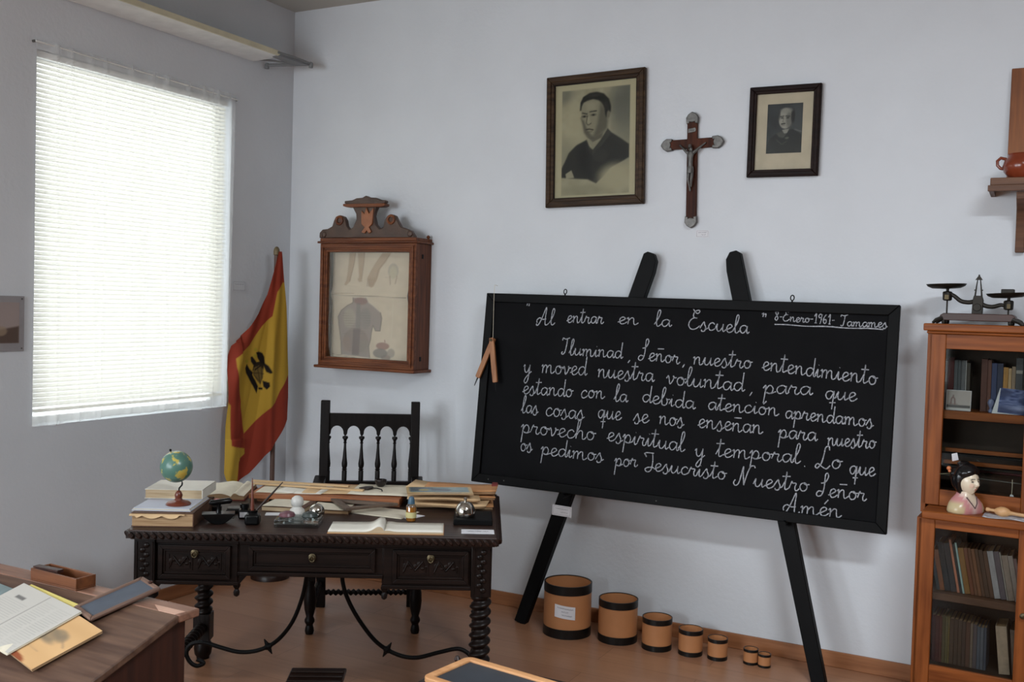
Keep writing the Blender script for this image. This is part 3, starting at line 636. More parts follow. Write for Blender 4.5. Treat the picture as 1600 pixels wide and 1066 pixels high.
def skinfig(name, verts, edges, radii, m, parent, root=0, sub=2):
    me = bpy.data.meshes.new(name); me.from_pydata(verts, edges, []); me.update(); me.materials.append(m)
    o = bpy.data.objects.new(name, me); COL.objects.link(o); o.parent = parent
    sk = o.modifiers.new('skin', 'SKIN'); 
    if not me.skin_vertices: me.attributes.new('skin', 'FLOAT', 'POINT') if False else None
    dg = None
    bpy.context.view_layer.objects.active = o
    if not me.skin_vertices:
        bpy.ops.mesh.customdata_skin_add()
    for i, r in enumerate(radii):
        sv = me.skin_vertices[0].data[i]; sv.radius = (r, r) if not isinstance(r, tuple) else r; sv.use_root = (i == root)
    sk.use_smooth_shade = True; sk.branch_smoothing = .6
    sb = o.modifiers.new('sub', 'SUBSURF'); sb.levels = sub; sb.render_levels = sub
    return o
cv = [(0,-.036,.005),(0,-.038,.035),(0,-.037,.07),(.001,-.036,.092),(-.002,-.042,.106),(-.024,-.034,.088),(-.042,-.030,.106),(-.060,-.024,.124),(.024,-.034,.088),(.044,-.030,.106),(.072,-.024,.127),
      (-.009,-.036,-.012),(-.009,-.044,-.045),(-.003,-.032,-.085),(.009,-.036,-.012),(.008,-.045,-.044),(.003,-.033,-.085),(0,-.034,-.105),(-.003,-.044,.122)]
ce = [(0,1),(1,2),(2,3),(3,4),(4,18),(2,5),(5,6),(6,7),(2,8),(8,9),(9,10),(0,11),(11,12),(12,13),(0,14),(14,15),(15,16),(13,17)]
crd = [.012,.0125,.0155,.007,.009,.008,.0052,.004,.008,.0052,.004,.0095,.0072,.0045,.0095,.0072,.0045,.0045,.0095]
skinfig('figure', cv, ce, crd, M['pewter'], cx_)
MB().lathe([(.015, -.02), (.0165, -.008), (.0155, .006), (.0135, .012)], 14, None, (0, -.037, .002)).build('loincloth', M['pewter'], cx_)
card('white handwritten label card on the wall below the crucifix', .064, .036, (-1.480, YW, 1.956), (0, math.radians(.5), 0), 2, 5)
# ================================================================== shelf, board and jug at the right edge
sh = thing('wall_shelf', 'rough brown wooden wall shelf on a bracket at the right edge', 'shelf', (-.20, YW, 2.118))
box(.004, .75, -.215, 0, .024, .054).build('board', M['shelfw'], sh, bevel=.003)
box(-.004, .75, -.222, -.205, .0, .024).build('front_lip', M['shelfw'], sh, bevel=.002)
box(.0, .018, -.205, 0, 0, .024).build('end_lip', M['shelfw'], sh)
for x in (.10, .60):
    MB().prism([(0, -.235), (0, 0), (-.19, 0), (-.185, -.03), (-.09, -.06), (-.05, -.12), (-.035, -.235)], x, x+.034, 'x').build('bracket', M['shelfw'], sh, bevel=.003)
pn = thing('leaning_board', 'orange-brown wooden board leaning on the wall above the shelf', 'board', (-.142, 4.60, 2.172), rot=(math.radians(-7), 0, 0))
box(0, .40, -.012, .012, 0, .475).build('panel', M['panelw'], pn, bevel=.003)
jg = thing('clay_jug', 'small glazed red clay jug with handle on the wall shelf', 'jug', (-.083, 4.508, 2.172))
MB().lathe([(.044, 0), (.050, .004), (.068, .025), (.074, .048), (.068, .070), (.056, .084), (.054, .092), (.057, .096), (.052, .096), (.050, .086), (.060, .068), (.066, .048), (.05, .01), (.0, .008)], 28, cap=False).build('body', M['terra'], jg)
MB().tube([(-.060*1, 0, .078), (-.080, 0, .084), (-.092, 0, .072), (-.091, 0, .054), (-.080, 0, .042), (-.070, 0, .040)], .0065, 10).build('handle', M['terra'], jg)
# ================================================================== chalkboard on easel
BO = Vector((-2.551, 4.440, .691)); BX = Vector((1, .007, -.006)).normalized(); BY = Vector((.005, .105, .994)); BY = (BY-BX*BY.dot(BX)).normalized(); BN = BX.cross(BY)
BW, BH, K = 2.02, .978, 1.037
cb = thing('chalkboard', 'large black framed chalkboard covered in white chalk handwriting standing on the easel', 'chalkboard', BO)
cb.rotation_euler = Matrix((BX, BY, BN)).transposed().to_euler()
def bm_(mbx): return Matrix(((1, 0, 0, 0), (0, 0, 1, 0), (0, -1, 0, 0), (0, 0, 0, 1)))   # x-z frame plane -> board x-y plane
box(.03, BW-.03, .03, BH-.03, -.024, -.004).build('writing_surface', M['board'], cb)
rectframe(MB(), 0, BW, 0, BH, .046, -.010, .026, Matrix(((1, 0, 0, 0), (0, 0, 1, 0), (0, -1, 0, 0), (0, 0, 0, 1)))).build('frame', M['black'], cb, bevel=.003)
for x in (.427*K, 1.507*K):
    mb = MB().tube([(x, BH-.002, 0), (x, BH+.008, 0)], .004, 8)
    mb.tube([(x+.008*math.cos(t), BH+.019+.012*math.sin(t), 0) for t in [2*PI*k/16-PI/2 for k in range(17)]], .0026, 8)
    mb.build('hanging_eye', M['iron'], cb)
for x, y in ((.10, .022), (.19, .024), (1.0, .02)):
    MB().lathe([(.0028, 0), (.0028, .002)], 8, None, (x, y, .009)).build('screw', M['pewter'], cb)
# --- chalk handwriting: a one-line cursive alphabet (x-height 1, ascender about 2.3, descender about -1.2)
G = {
 'a': (1.0, [[(.80,.80),(.55,1.0),(.22,.85),(.10,.45),(.28,.05),(.55,.12),(.78,.6),(.82,.95),(.80,.35),(.90,.02),(1.08,.25)]]),
 'b': (.95, [[(-.02,.3),(.3,1.1),(.46,2.0),(.34,2.3),(.20,1.9),(.18,.6),(.28,.05),(.58,.05),(.74,.5),(.62,.92),(.70,.80),(1.0,.85)]]),
 'c': (.85, [[(.74,.78),(.52,1.0),(.22,.80),(.12,.4),(.30,.02),(.62,.08),(.90,.38)]]),
 'd': (1.02, [[(.80,.78),(.55,1.0),(.22,.85),(.10,.42),(.28,.04),(.55,.10),(.80,.6)],[(.86,2.2),(.83,1.1),(.82,.30),(.92,.02),(1.10,.25)]]),
 'e': (.82, [[(-.02,.22),(.40,.50),(.66,.78),(.50,1.02),(.24,.88),(.14,.45),(.30,.02),(.60,.06),(.88,.36)]]),
 'h': (1.05, [[(-.02,.3),(.30,1.2),(.42,2.0),(.32,2.3),(.20,1.9),(.16,.8),(.14,0)],[(.15,.35),(.40,.92),(.66,.92),(.72,.5),(.76,.06),(.95,.05),(1.10,.3)]]),
 'i': (.52, [[(-.02,.25),(.22,.95),(.20,.35),(.30,.02),(.54,.28)],[(.26,1.42),(.29,1.46)]]),
 'l': (.62, [[(-.02,.25),(.34,1.2),(.48,2.0),(.36,2.3),(.22,1.9),(.18,.6),(.26,.05),(.44,.02),(.66,.3)]]),
 'm': (1.55, [[(0,.8),(.14,.98),(.17,.5),(.15,0)],[(.16,.5),(.38,.95),(.58,.90),(.60,.4),(.59,0)],[(.60,.5),(.85,.95),(1.06,.90),(1.10,.4),(1.18,.04),(1.36,.05),(1.58,.3)]]),
 'n': (1.1, [[(0,.8),(.14,.98),(.17,.5),(.15,0)],[(.16,.5),(.42,.95),(.64,.90),(.68,.4),(.76,.04),(.92,.05),(1.14,.3)]]),
 'o': (.92, [[(.50,.98),(.22,.84),(.12,.42),(.32,.03),(.62,.10),(.76,.5),(.62,.90),(.46,.96),(.58,.78),(.96,.82)]]),
 'p': (1.02, [[(0,.65),(.20,1.0),(.20,.2),(.14,-1.15)],[(.19,.3),(.40,.90),(.62,.98),(.80,.62),(.72,.14),(.46,.04),(.32,.16),(.62,.04),(1.04,.28)]]),
 'q': (1.05, [[(.80,.80),(.55,1.0),(.22,.85),(.10,.45),(.28,.05),(.55,.12),(.80,.85),(.84,.95),(.80,0),(.76,-1.2)],[(.48,-.42),(1.06,-.36)],[(.8,.1),(1.1,.3)]]),
 'r': (.86, [[(0,.3),(.20,1.05),(.28,.86),(.60,.84),(.52,.4),(.58,.06),(.74,.02),(.92,.28)]]),
 's': (.80, [[(-.02,.2),(.36,1.04),(.46,.72),(.60,.34),(.50,-.12),(.22,-.16),(.16,.04)],[(.52,.0),(.84,.3)]]),
 't': (.66, [[(-.02,.25),(.28,1.2),(.32,2.1),(.27,1.2),(.25,.30),(.36,.02),(.70,.3)],[(-.06,1.55),(.68,1.60)]]),
 'u': (1.08, [[(-.02,.3),(.18,.96),(.16,.38),(.28,.04),(.52,.10),(.76,.6),(.80,.98),(.78,.36),(.88,.02),(1.12,.28)]]),
 'v': (.94, [[(0,.65),(.16,.97),(.28,.55),(.38,.04),(.58,.30),(.72,.84),(.64,1.0),(.72,.80),(.98,.84)]]),
 'y': (1.0, [[(0,.75),(.14,.98),(.16,.45),(.32,.10),(.56,.20),(.76,.75),(.80,1.0),(.76,.0),(.68,-.85),(.44,-1.2),(.24,-.95),(.50,-.40),(1.05,.25)]]),
 'A': (1.55, [[(.05,.20),(.06,-.02),(.28,.05),(.60,.9),(.98,2.4),(1.06,2.2),(1.02,1.1),(1.06,.12),(1.25,.02),(1.5,.25)],[(.10,.3),(.06,.7),(.34,1.02),(.72,.80),(1.12,.85)]]),
 'E': (1.35, [[(.35,2.75),(.62,2.3),(.92,2.05),(1.15,2.3),(1.02,2.5),(.66,2.3),(.50,1.85),(.62,1.5),(.95,1.45),(.50,1.4),(.16,.95),(.10,.4),(.42,-.02),(.90,.08),(1.30,.5)]]),
 'I': (1.05, [[(.02,2.0),(.10,2.35),(.45,2.20),(.95,2.42)],[(.66,2.3),(.62,1.4),(.48,.35),(.22,.02),(.06,.2),(.20,.42)]]),
 'S': (1.30, [[(.45,1.55),(.85,1.72),(1.12,2.35),(1.02,2.8),(.82,2.65),(.80,1.9),(.78,.9),(.60,.15),(.25,-.05),(.08,.25),(.30,.60),(.62,.55)]]),
 'L': (1.35, [[(1.12,2.05),(1.05,2.5),(.78,2.35),(.70,1.6),(.55,.6),(.25,.05),(.06,.25),(.26,.55),(.62,.22),(1.0,-.02),(1.30,.35)]]),
 'J': (1.25, [[(.05,2.2),(.30,1.75),(.18,2.25),(1.05,2.3)],[(.92,2.25),(1.02,1.2),(.92,.1),(.55,-.2),(.30,.10),(.62,.40),(1.2,.42)]]),
 'N': (1.9, [[(.12,.65),(-.02,.25),(.18,-.05),(.50,.35),(.78,2.25),(.82,1.5),(.98,.05)],[(.98,.05),(1.15,1.2),(1.45,2.3),(1.80,2.45),(1.90,2.2)]]),
 'T': (1.15, [[(.02,1.95),(.10,2.35),(.55,2.2),(1.20,2.45)],[(.72,2.3),(.66,1.3),(.52,.25),(.30,0),(.12,.2)]]),
 '8': (.9, [[(.70,1.75),(.45,2.1),(.20,1.75),(.45,1.15),(.70,.55),(.45,.02),(.16,.4),(.45,1.1),(.72,1.75)]]),
 '1': (.7, [[(.12,1.45),(.42,2.1),(.42,0)],[(.2,.02),(.62,.02)]]),
 '9': (.9, [[(.72,1.8),(.45,2.1),(.18,1.7),(.34,1.25),(.70,1.5),(.74,2.0),(.66,.8),(.50,-.1)]]),
 '6': (.9, [[(.62,2.05),(.28,1.4),(.16,.6),(.40,.02),(.70,.35),(.60,.90),(.30,.80),(.18,.5)]]),
 '-': (.7, [[(.12,.85),(.58,.9)]]),
 '.': (.3, [[(.10,.05),(.18,.08)]]),
 ',': (.3, [[(.22,.15),(.02,-.45)]]),
 '"': (.6, [[(.10,.95),(.30,1.15),(.26,.45)],[(.42,.95),(.58,1.1),(.56,.45)]]),
}
def acc(base, extra):
    w, s = G[base]; return (w, s+extra)
G['\u00f1'] = acc('n', [[(.18,1.62),(.92,1.66)]]); G['\u00f3'] = acc('o', [[(.48,1.35),(.74,1.75)]]); G['\u00e9'] = acc('e', [[(.42,1.4),(.72,1.95)]])
def smooth_line(P, n=7):
    if len(P) < 3: return [P[0], ((P[0][0]+P[1][0])/2, (P[0][1]+P[1][1])/2), P[1]]
    Q = [P[0]]+list(P)+[P[-1]]; o = []
    for i in range(1, len(Q)-2):
        p0, p1, p2, p3 = Q[i-1:i+3]
        for k in range(n):
            t = k/n; t2 = t*t; t3 = t2*t
            o.append(tuple(.5*(2*p1[j]+(p2[j]-p0[j])*t+(2*p0[j]-5*p1[j]+4*p2[j]-p3[j])*t2+(-p0[j]+3*p1[j]-3*p2[j]+p3[j])*t3) for j in (0, 1)))
    o.append(P[-1]); return o
def ribbon(mb, L, w, z, rs):
    n = len(L); vs = []
    for i, (x, y) in enumerate(L):
        a = L[max(0, i-1)]; b = L[min(n-1, i+1)]; d = math.hypot(b[0]-a[0], b[1]-a[1]) or 1
        nx, ny = -(b[1]-a[1])/d, (b[0]-a[0])/d; ww = w*rs.uniform(.78, 1.15)
        vs += [(x+nx*ww, y+ny*ww, z), (x-nx*ww, y-ny*ww, z)]
    mb.add(vs, [(2*i, 2*i+1, 2*i+3, 2*i+2) for i in range(n-1)])
WORDS = [
 [('"',0.215,0.877,0.237,0.874,0.0317),('Al',0.283,0.794,0.382,0.798,0.0345),('entrar',0.446,0.813,0.635,0.814,0.0325),('en',0.709,0.818,0.808,0.816,0.0317),('la',0.889,0.812,0.969,0.815,0.0326),('Escuela',1.048,0.808,1.326,0.797,0.0350),('"',1.375,0.866,1.397,0.864,0.0282)],
 [('8-Enero-1961-',1.434,0.861,1.691,0.853,0.0224),('Tamames',1.712,0.848,1.901,0.848,0.0231)],
 [('Iluminad',0.429,0.657,0.744,0.656,0.0339),(',',0.774,0.649,0.786,0.646,0.0328),('Se\u00f1or',0.820,0.654,1.021,0.646,0.0356),(',',1.037,0.640,1.049,0.641,0.0319),('nuestro',1.084,0.649,1.351,0.644,0.0347),('entendimiento',1.396,0.642,1.875,0.607,0.0364)],
 [('y',0.234,0.555,0.276,0.555,0.0407),('moved',0.331,0.561,0.570,0.564,0.0403),('nuestra',0.626,0.561,0.906,0.556,0.0392),('voluntad',0.965,0.552,1.324,0.541,0.0379),(',',1.350,0.537,1.364,0.538,0.0364),('para',1.406,0.539,1.615,0.548,0.0362),('que',1.668,0.536,1.798,0.535,0.0352)],
 [('estando',0.240,0.455,0.507,0.456,0.0374),('con',0.547,0.456,0.670,0.462,0.0363),('la',0.719,0.453,0.786,0.454,0.0357),('debida',0.855,0.461,1.108,0.445,0.0353),('atenci\u00f3n',1.166,0.450,1.481,0.447,0.0342),('aprendamos',1.508,0.441,1.870,0.430,0.0329)],
 [('las',0.241,0.361,0.332,0.361,0.0373),('cosas',0.370,0.356,0.575,0.355,0.0399),('que',0.642,0.369,0.761,0.367,0.0389),('se',0.822,0.363,0.896,0.367,0.0382),('nos',0.945,0.365,1.063,0.364,0.0377),('ense\u00f1an',1.128,0.368,1.418,0.361,0.0370),('para',1.484,0.351,1.648,0.355,0.0357),('nuestro',1.691,0.340,1.885,0.345,0.0322)],
 [('provecho',0.247,0.265,0.639,0.261,0.0403),('espiritual',0.699,0.269,1.075,0.252,0.0386),('y',1.123,0.234,1.167,0.236,0.0369),('temporal',1.219,0.247,1.585,0.254,0.0366),('.',1.600,0.242,1.610,0.243,0.0351),('Lo',1.645,0.238,1.756,0.247,0.0376),('que',1.786,0.232,1.889,0.230,0.0344)],
 [('os',0.251,0.176,0.317,0.178,0.0371),('pedimos',0.363,0.170,0.688,0.167,0.0367),('por',0.744,0.152,0.857,0.161,0.0353),('Jesucristo',0.882,0.152,1.272,0.148,0.0348),('Nuestro',1.307,0.130,1.627,0.138,0.0361),('Se\u00f1or',1.657,0.124,1.860,0.127,0.0347)],
 [('Am\u00e9n',1.524,0.037,1.766,0.046,0.0351)]]
rs = random.Random(12)
LL = ['chalk title line', 'small chalk date and place with underline', 'first chalk line of the prayer', 'second chalk line of the prayer', 'third chalk line of the prayer', 'fourth chalk line of the prayer', 'fifth chalk line of the prayer', 'sixth chalk line of the prayer', 'closing chalk word at lower right']
for li, line in enumerate(WORDS):
    mb = MB()
    for w, x0, y0, x1, y1, xh in line:
        x0, y0, x1, y1, xh = [q*K for q in (x0, y0, x1, y1, xh)]
        tot = sum(G[c][0] for c in w); sx = (x1-x0)/tot; cur = 0; tall = xh*(1 if w not in '".,-' else .8)*(.86 if li == 1 else 1)
        for c in w:
            adv, strokes = G[c]; jit = rs.uniform(-.04, .04)*xh
            for s_ in strokes:
                L = smooth_line(s_)
                pts = []
                for gx, gy in L:
                    gx_ = gx+.10*gy*(.3 if li else .25); t = (cur+gx)/tot
                    pts.append((x0+(cur+gx_)*sx, y0+(y1-y0)*t+gy*tall+jit))
                ribbon(mb, pts, .0025 if li != 1 else .0021, -.0028, rs)
            cur += adv
    if li == 1: ribbon(mb, [((1.4378+.4487*k/20)*K, (.843-.0027*k/20+.0015*math.sin(k*.8))*K, 0) for k in range(21)] and [((1.4378+.4487*k/20)*K, (.843-.0027*k/20+.0015*math.sin(k*.8))*K) for k in range(21)], .0026, -.0028, rs)
    mb.build('chalk_writing', M['chalk'], cb, label=LL[li])
# --- compass hanging on a string at the left edge of the board
cpv = lambda x, y, z: tuple(BO+BX*(x*K)+BY*(y*K)+BN*z)
cp = thing('blackboard_compass', 'wooden blackboard compass hanging by a string over the left edge of the chalkboard', 'compass', cpv(.067, .705, .018))
cp.rotation_euler = cb.rotation_euler
lw = wood('compass_wood', (176, 120, 76), (140, 88, 52), 'y', .5)
def leg(dx, dy, z0):
    dx, dy = dx*K, dy*K; L = math.hypot(dx, dy); Mx = Matrix.Rotation(math.atan2(dx, -dy), 4, 'Z')
    o = MB().prism([(-.011, .012), (.011, .012), (.0145, -.03), (.0135, -L+.05), (.010, -L+.045), (-.010, -L+.045), (-.0135, -L+.05), (-.0145, -.03)], z0, z0+.013, 'z', Mx).build('leg', lw, cp, bevel=.002)
    MB().tube([tuple(Mx @ Vector((0, -L+.05, z0+.006))), tuple(Mx @ Vector((0, -L, z0+.006)))], [.004, .002], 8).build('metal_point', M['iron'], o)
leg(-.084, -.230, .002); leg(.048, -.250, .016)
MB().lathe([(.006, 0), (.007, .034), (.003, .036)], 12).build('pivot', M['brass'], cp)
MB().tube([(0, .01, .012), (-.004, .06, .010), (-.015*K, .228*K, .010), (-.0155*K, .2775*K, .009), (-.0155*K, .2775*K, -.02)], .0012, 6).build('string', M['page'], cp)
# --- easel
ea = thing('easel', 'tall black wooden easel leaning against the wall behind the chalkboard', 'easel', (-1.5, 4.5, 0))
def eleg(f, t, w0, w1, side):
    f = Vector(f)-Vector((-1.5, 4.5, 0)); t = Vector(t)-Vector((-1.5, 4.5, 0)); d = (t-f); L = d.length; d.normalize()
    nrm = Vector((0, -1, 0)); nrm = (nrm-d*nrm.dot(d)).normalized(); sx = d.cross(nrm).normalized()
    if sx.x < 0: sx = -sx
    Mx = Matrix(((sx.x, nrm.x, d.x, f.x), (sx.y, nrm.y, d.y, f.y), (sx.z, nrm.z, d.z, f.z), (0, 0, 0, 1)))
    a = w0/2; b = w1/2
    P_ = [(-a, 0), (a, 0), (b, L-.09), (b, L-.05)] if side < 0 else [(-a, 0), (a, 0), (b, L-.03), (b*.8, L)]
    if side < 0: P_ += [(b*.75, L-.015), (b*.1, L), (-b*.4, L-.002), (-b*.75, L-.02)] ; P_ = [(-a, 0), (a, 0), (b, L*.6), (b, L-.085), (b*.8, L-.03), (b*.2, L), (-b*.6, L), (-b, L-.015), (-b, L*.6)]
    else: P_ = [(-a, 0), (a, 0), (b, L*.6), (b, L-.015), (b*.6, L), (-b*.2, L), (-b*.8, L-.03), (-b, L-.085), (-b, L*.6)]
    MB().prism(P_, -.022, .022, 'y', Mx).build('leg', M['black'], ea, bevel=.003)
eleg((-2.255, 4.466, 0), (-1.676, 4.632, 1.876), .062, .080, -1)
eleg((-.775, 4.425, 0), (-1.285, 4.632, 1.882), .062, .080, 1)
MB().box(-.56, .54, .052, .075, .72, .78).build('crossbar', M['black'], ea, bevel=.003)
for x in (-.525, .545):
    MB().tube([(x, .01 if x < 0 else 0.0, .676), (x, -.085, .678)], .012, 10).build('peg', M['black'], ea)
card('white label card stuck to the left easel leg below the chalkboard', .106, .052, (-2.106, 4.478, .566), (0, math.radians(1.5), 0), 2, 9)
# ================================================================== measuring tubs on the floor
CANS = [(-1.994,4.451,.1183,.255),(-1.742,4.489,.0953,.203),(-1.539,4.480,.0710,.149),(-1.376,4.488,.0568,.120),(-1.249,4.495,.0459,.097),(-1.099,4.514,.0337,.069),(-1.035,4.507,.0291,.059)]
CL = ['largest open tan measuring tub with a white label, leftmost on the floor', 'second largest tan measuring tub with black rims on the floor', 'third largest tan measuring tub, in the middle of the row on the floor',
      'fourth largest tan measuring tub of the row on the floor', 'fifth tan measuring tub, last one of the five before the gap', 'sixth measuring tub, larger one of the little pair by the right easel leg', 'tiniest measuring tub, at the right end of the row on the floor']
for (x, y, r, h), lb in zip(CANS, CL):
    t = thing('measuring_tub', lb, 'measuring tub', (x, y, 0), 0, 'measuring tubs in order of size'); th = max(.002, r*.035)
    MB().lathe([(r-th*.4, .004), (r-th*.4, h-.003), (r-th*1.5, h-.003), (r-th*1.5, .008), (0.001, .008)], 48, cap=False).build('body', M['kraft'], t)
    MB().lathe([(r-th, 0), (r, 0), (r, h*.18), (r-th*.3, h*.18)], 48, cap=False).build('base_band', M['band'], t)
    MB().lathe([(r-th*.3, h*.83), (r, h*.83), (r, h), (r-th*1.6, h), (r-th*1.6, h*.985)], 48, cap=False).build('rim_band', M['band'], t)
    MB().lathe([(.001, .001), (r-th, .001), (r-th, .004), (.001, .004)], 48, cap=False).build('bottom', M['kraft'], t)
    if r > .11:
        a0 = math.radians(-72); mb = MB()
        cyl = lambda u, v: ((r+.0012)*math.cos(a0+(u-.5)*.86), (r+.0012)*math.sin(a0+(u-.5)*.86), h*.40+v*.062+.012*(.5-u))
        lab = mb.grid(cyl, 14, 4).build('label_card', M['card'], t, label='white handwritten card stuck on the front')
        mb = MB(); rs = random.Random(3)
        for k, (u0, u1) in enumerate(((.14, .9), (.34, .66), (.36, .84))):
            pr = None
            for i in range(26):
                u = u0+(u1-u0)*i/25; v = .76-.26*k+.05*math.sin(i*1.9+rs.random())
                p = cyl(u, v); p = (p[0]*1.004, p[1]*1.004, p[2])
                if pr and rs.random() > .12: mb.add([pr, p, (p[0], p[1], p[2]+.0022), (pr[0], pr[1], pr[2]+.0022)], [(0, 1, 2, 3)])
                pr = p
        mb.build('handwriting', M['inkline'], lab)
# ================================================================== the carved desk
DA = math.radians(29.3); DX, DY, DZ, DW, DD = -2.874, 2.501, .755, 1.357, .885
d1 = Vector((math.cos(DA), math.sin(DA), 0)); d2 = Vector((-d1.y, d1.x, 0))
def dk(u, v, z=DZ): p = Vector((DX, DY, 0))+d1*u+d2*v; return (p.x, p.y, z)
ds = thing('writing_desk', 'dark carved wooden writing desk with twisted legs and iron stretchers', 'desk', (DX, DY, 0), DA)
box(.012, DW-.012, .012, DD-.012, DZ-.026, DZ).build('desk_top', M['top'], ds, bevel=.004)
# rope-carved edge: slanted beads along front and both ends
mb = MB().box(.008, DW-.008, .006, .02, DZ-.030, DZ-.004).box(.006, .02, .012, DD-.012, DZ-.030, DZ-.004).box(DW-.02, DW-.006, .012, DD-.012, DZ-.030, DZ-.004).box(.012, DW-.012, DD-.02, DD-.006, DZ-.030, DZ-.004)
mb.box(.02, DW-.02, .02, DD-.02, DZ-.036, DZ-.028)
n_ = 50
for k in range(n_):
    u = .012+(DW-.024)*(k+.5)/n_
    mb.tube([(u-.011, .008, DZ-.006), (u-.002, .000, DZ-.013), (u+.006, .001, DZ-.022), (u+.011, .008, DZ-.030)], [.003, .0075, .0075, .003], 7)
for k in range(38):
    v = .02+(DD-.04)*(k+.5)/38
    for e, sgn in ((.008, -1), (DW-.008, 1)):
        mb.tube([(e, v-.011, DZ-.006), (e+sgn*.007, v-.002, DZ-.013), (e+sgn*.006, v+.006, DZ-.022), (e, v+.011, DZ-.030)], [.003, .0075, .0075, .003], 7)
mb.build('carved_edge', M['dark'], ds)
AB, AM = .552, .588      # undersides of the end sections and of the middle
LEGS = [(.067, .067), (DW-.067, .067), (.067, DD-.067), (DW-.067, DD-.067)]
mb = MB()
mb.box(.105, .40, .045, .065, AB, DZ-.035).box(.40, .93, .052, .070, AM, DZ-.035).box(.93, DW-.105, .045, .065, AB, DZ-.035)
mb.box(.03, .05, .10, DD-.10, AB, DZ-.035).box(DW-.05, DW-.03, .10, DD-.10, AB, DZ-.035).box(.10, DW-.10, DD-.065, DD-.045, AB, DZ-.035)
mb.box(.385, .405, .05, DD-.05, AB, DZ-.035).box(.925, .945, .05, DD-.05, AB, DZ-.035)
mb.box(.05, .40, .06, DD-.05, AB, AB+.012).box(.93, DW-.05, .06, DD-.05, AB, AB+.012).box(.40, .93, .06, DD-.05, AM, AM+.012)
mb.box(.40, .93, .040, .056, AM, AM+.014).box(.10, .405, .036, .05, AB, AB+.014).box(.925, DW-.10, .036, .05, AB, AB+.014)
mb.box(.40, .93, .042, .056, DZ-.052, DZ-.035).box(.10, .405, .038, .05, DZ-.052, DZ-.035).box(.925, DW-.10, .038, .05, DZ-.052, DZ-.035)
mb.build('apron', M['front'], ds, bevel=.002)
for u in (.395, .935):
    MB().lathe([(.004, -.045), (.010, -.040), (.012, -.028), (.007, -.018), (.013, -.008), (.014, 0)], 14, None, (u, .058, AB)).build('pendant', M['darkz'], ds)
def drawer(u0, u1, z0, z1, y, carved):
    o = rectframe(MB(), u0, u1, z0, z1, .016, y-.010, y+.006)
    rectframe(o, u0+.016, u1-.016, z0+.016, z1-.016, .008, y-.004, y+.006); o.box(u0+.02, u1-.02, y, y+.006, z0+.02, z1-.02)
    o = o.build('drawer', M['front'], ds, bevel=.0015)
    if carved:
        mb = MB(); mid = (u0+u1)/2; w = (u1-u0)/2-.034
        for sg in (-1, 1):
            c = mid+sg*(w/2+.004); rectframe(mb, c-w/2+.004, c+w/2-.004, z0+.030, z1-.030, .004, y-.003, y+.001)
            for k in range(7):
                a = c-w/2+.012+(w-.024)*k/6; h = (z1-z0)/2-.045
                mb.ball((a, y+.001, (z0+z1)/2+h*.5*math.sin(k*2.1)), (.009, .005, h*(.55+.3*math.cos(k*1.7))), 8, 6)
            mb.tube([(c-w/2+.01, y, (z0+z1)/2-.02), (c-w/4, y-.002, (z0+z1)/2+.018), (c, y-.002, (z0+z1)/2-.014), (c+w/4, y-.002, (z0+z1)/2+.018), (c+w/2-.01, y, (z0+z1)/2-.02)], .004, 6)
        mb.build('carving', M['front'], o)
    kz = z1-.028 if carved else (z0+z1)/2+.008
    c = ((u0+u1)/2, y-.008, kz)
    mb = MB().lathe([(.013, 0), (.014, .002), (.010, .004), (.004, .005)], 16, Matrix.Translation((c[0], c[1]+.004, c[2])) @ Matrix.Rotation(PI/2, 4, 'X'))
    mb.tube([(c[0]+.009*math.cos(t), c[1]-.002, c[2]-.006+.010*math.sin(t)) for t in [2*PI*k/14 for k in range(15)]], .0022, 6)
    mb.build('ring_pull' if carved else 'escutcheon', M['brass'], o)
drawer(.115, .375, AB+.022, DZ-.058, .044, True)
drawer(.44, .90, AM+.020, DZ-.058, .051, False)
drawer(.965, DW-.115, AB+.022, DZ-.058, .044, True)
for (u, v) in LEGS:
    mb = MB().box(u-.0375, u+.0375, v-.0375, v+.0375, AB-.022, DZ-.03)
    mb.box(u-.036, u+.036, v-.036, v+.036, .085, .205)
    mb.twist(.205, AB-.022, .0335, .0075, .036, 22, None, (u, v), .004)
    mb.lathe([(.020, .085), (.034, .075), (.040, .050), (.036, .022), (.028, .010), (.028, 0)], 24, None, (u, v, 0))
    lg = mb.build('leg', M['darkz'], ds, bevel=.002)
    if v < .2:
        mb = MB(); 
        for s_ in (-1, 1): mb.box(u+s_*.028-.003, u+s_*.028+.003, v-.041, v-.037, AB-.012, DZ-.045)
        for k in range(9):
            z = AB+.004+k*.0175; mb.ball((u+.007*(-1)**k, v-.038, z), (.012, .006, .010), 10, 6)
        mb.build('carved_panel', M['darkz'], lg)
RX = Matrix.Rotation(-PI/2, 4, 'X')
for u in (.067, DW-.067):
    MB().twist(.10, DD-.10, .021, .0055, .034, 18, Matrix.Translation((u, 0, .145)) @ RX, (0, 0), .004).build('cross_bar', M['darkz'], ds)
def iron(P, kn, name='iron_stretcher'):
    L = smooth_line([(a, b) for a, b in P], 6)
    o = MB().tube([(a, .43, b) for a, b in L], .0085, 10).build(name, M['iron'], ds)
    i = min(range(len(L)), key=lambda i: (L[i][0]-kn[0])**2+(L[i][1]-kn[1])**2); d = Vector((L[i+1][0]-L[i-1][0], 0, L[i+1][1]-L[i-1][1])).normalized(); nn = Vector((-d.z, 0, d.x)); p = Vector((L[i][0], .43, L[i][1]))
    MB().tube([p-nn*.034, p-nn*.012, p+nn*.012, p+nn*.034], [.002, .009, .009, .002], 8).tube([p-d*.013, p, p+d*.013], [.010, .015, .010], 10).build('knot', M['iron'], o)
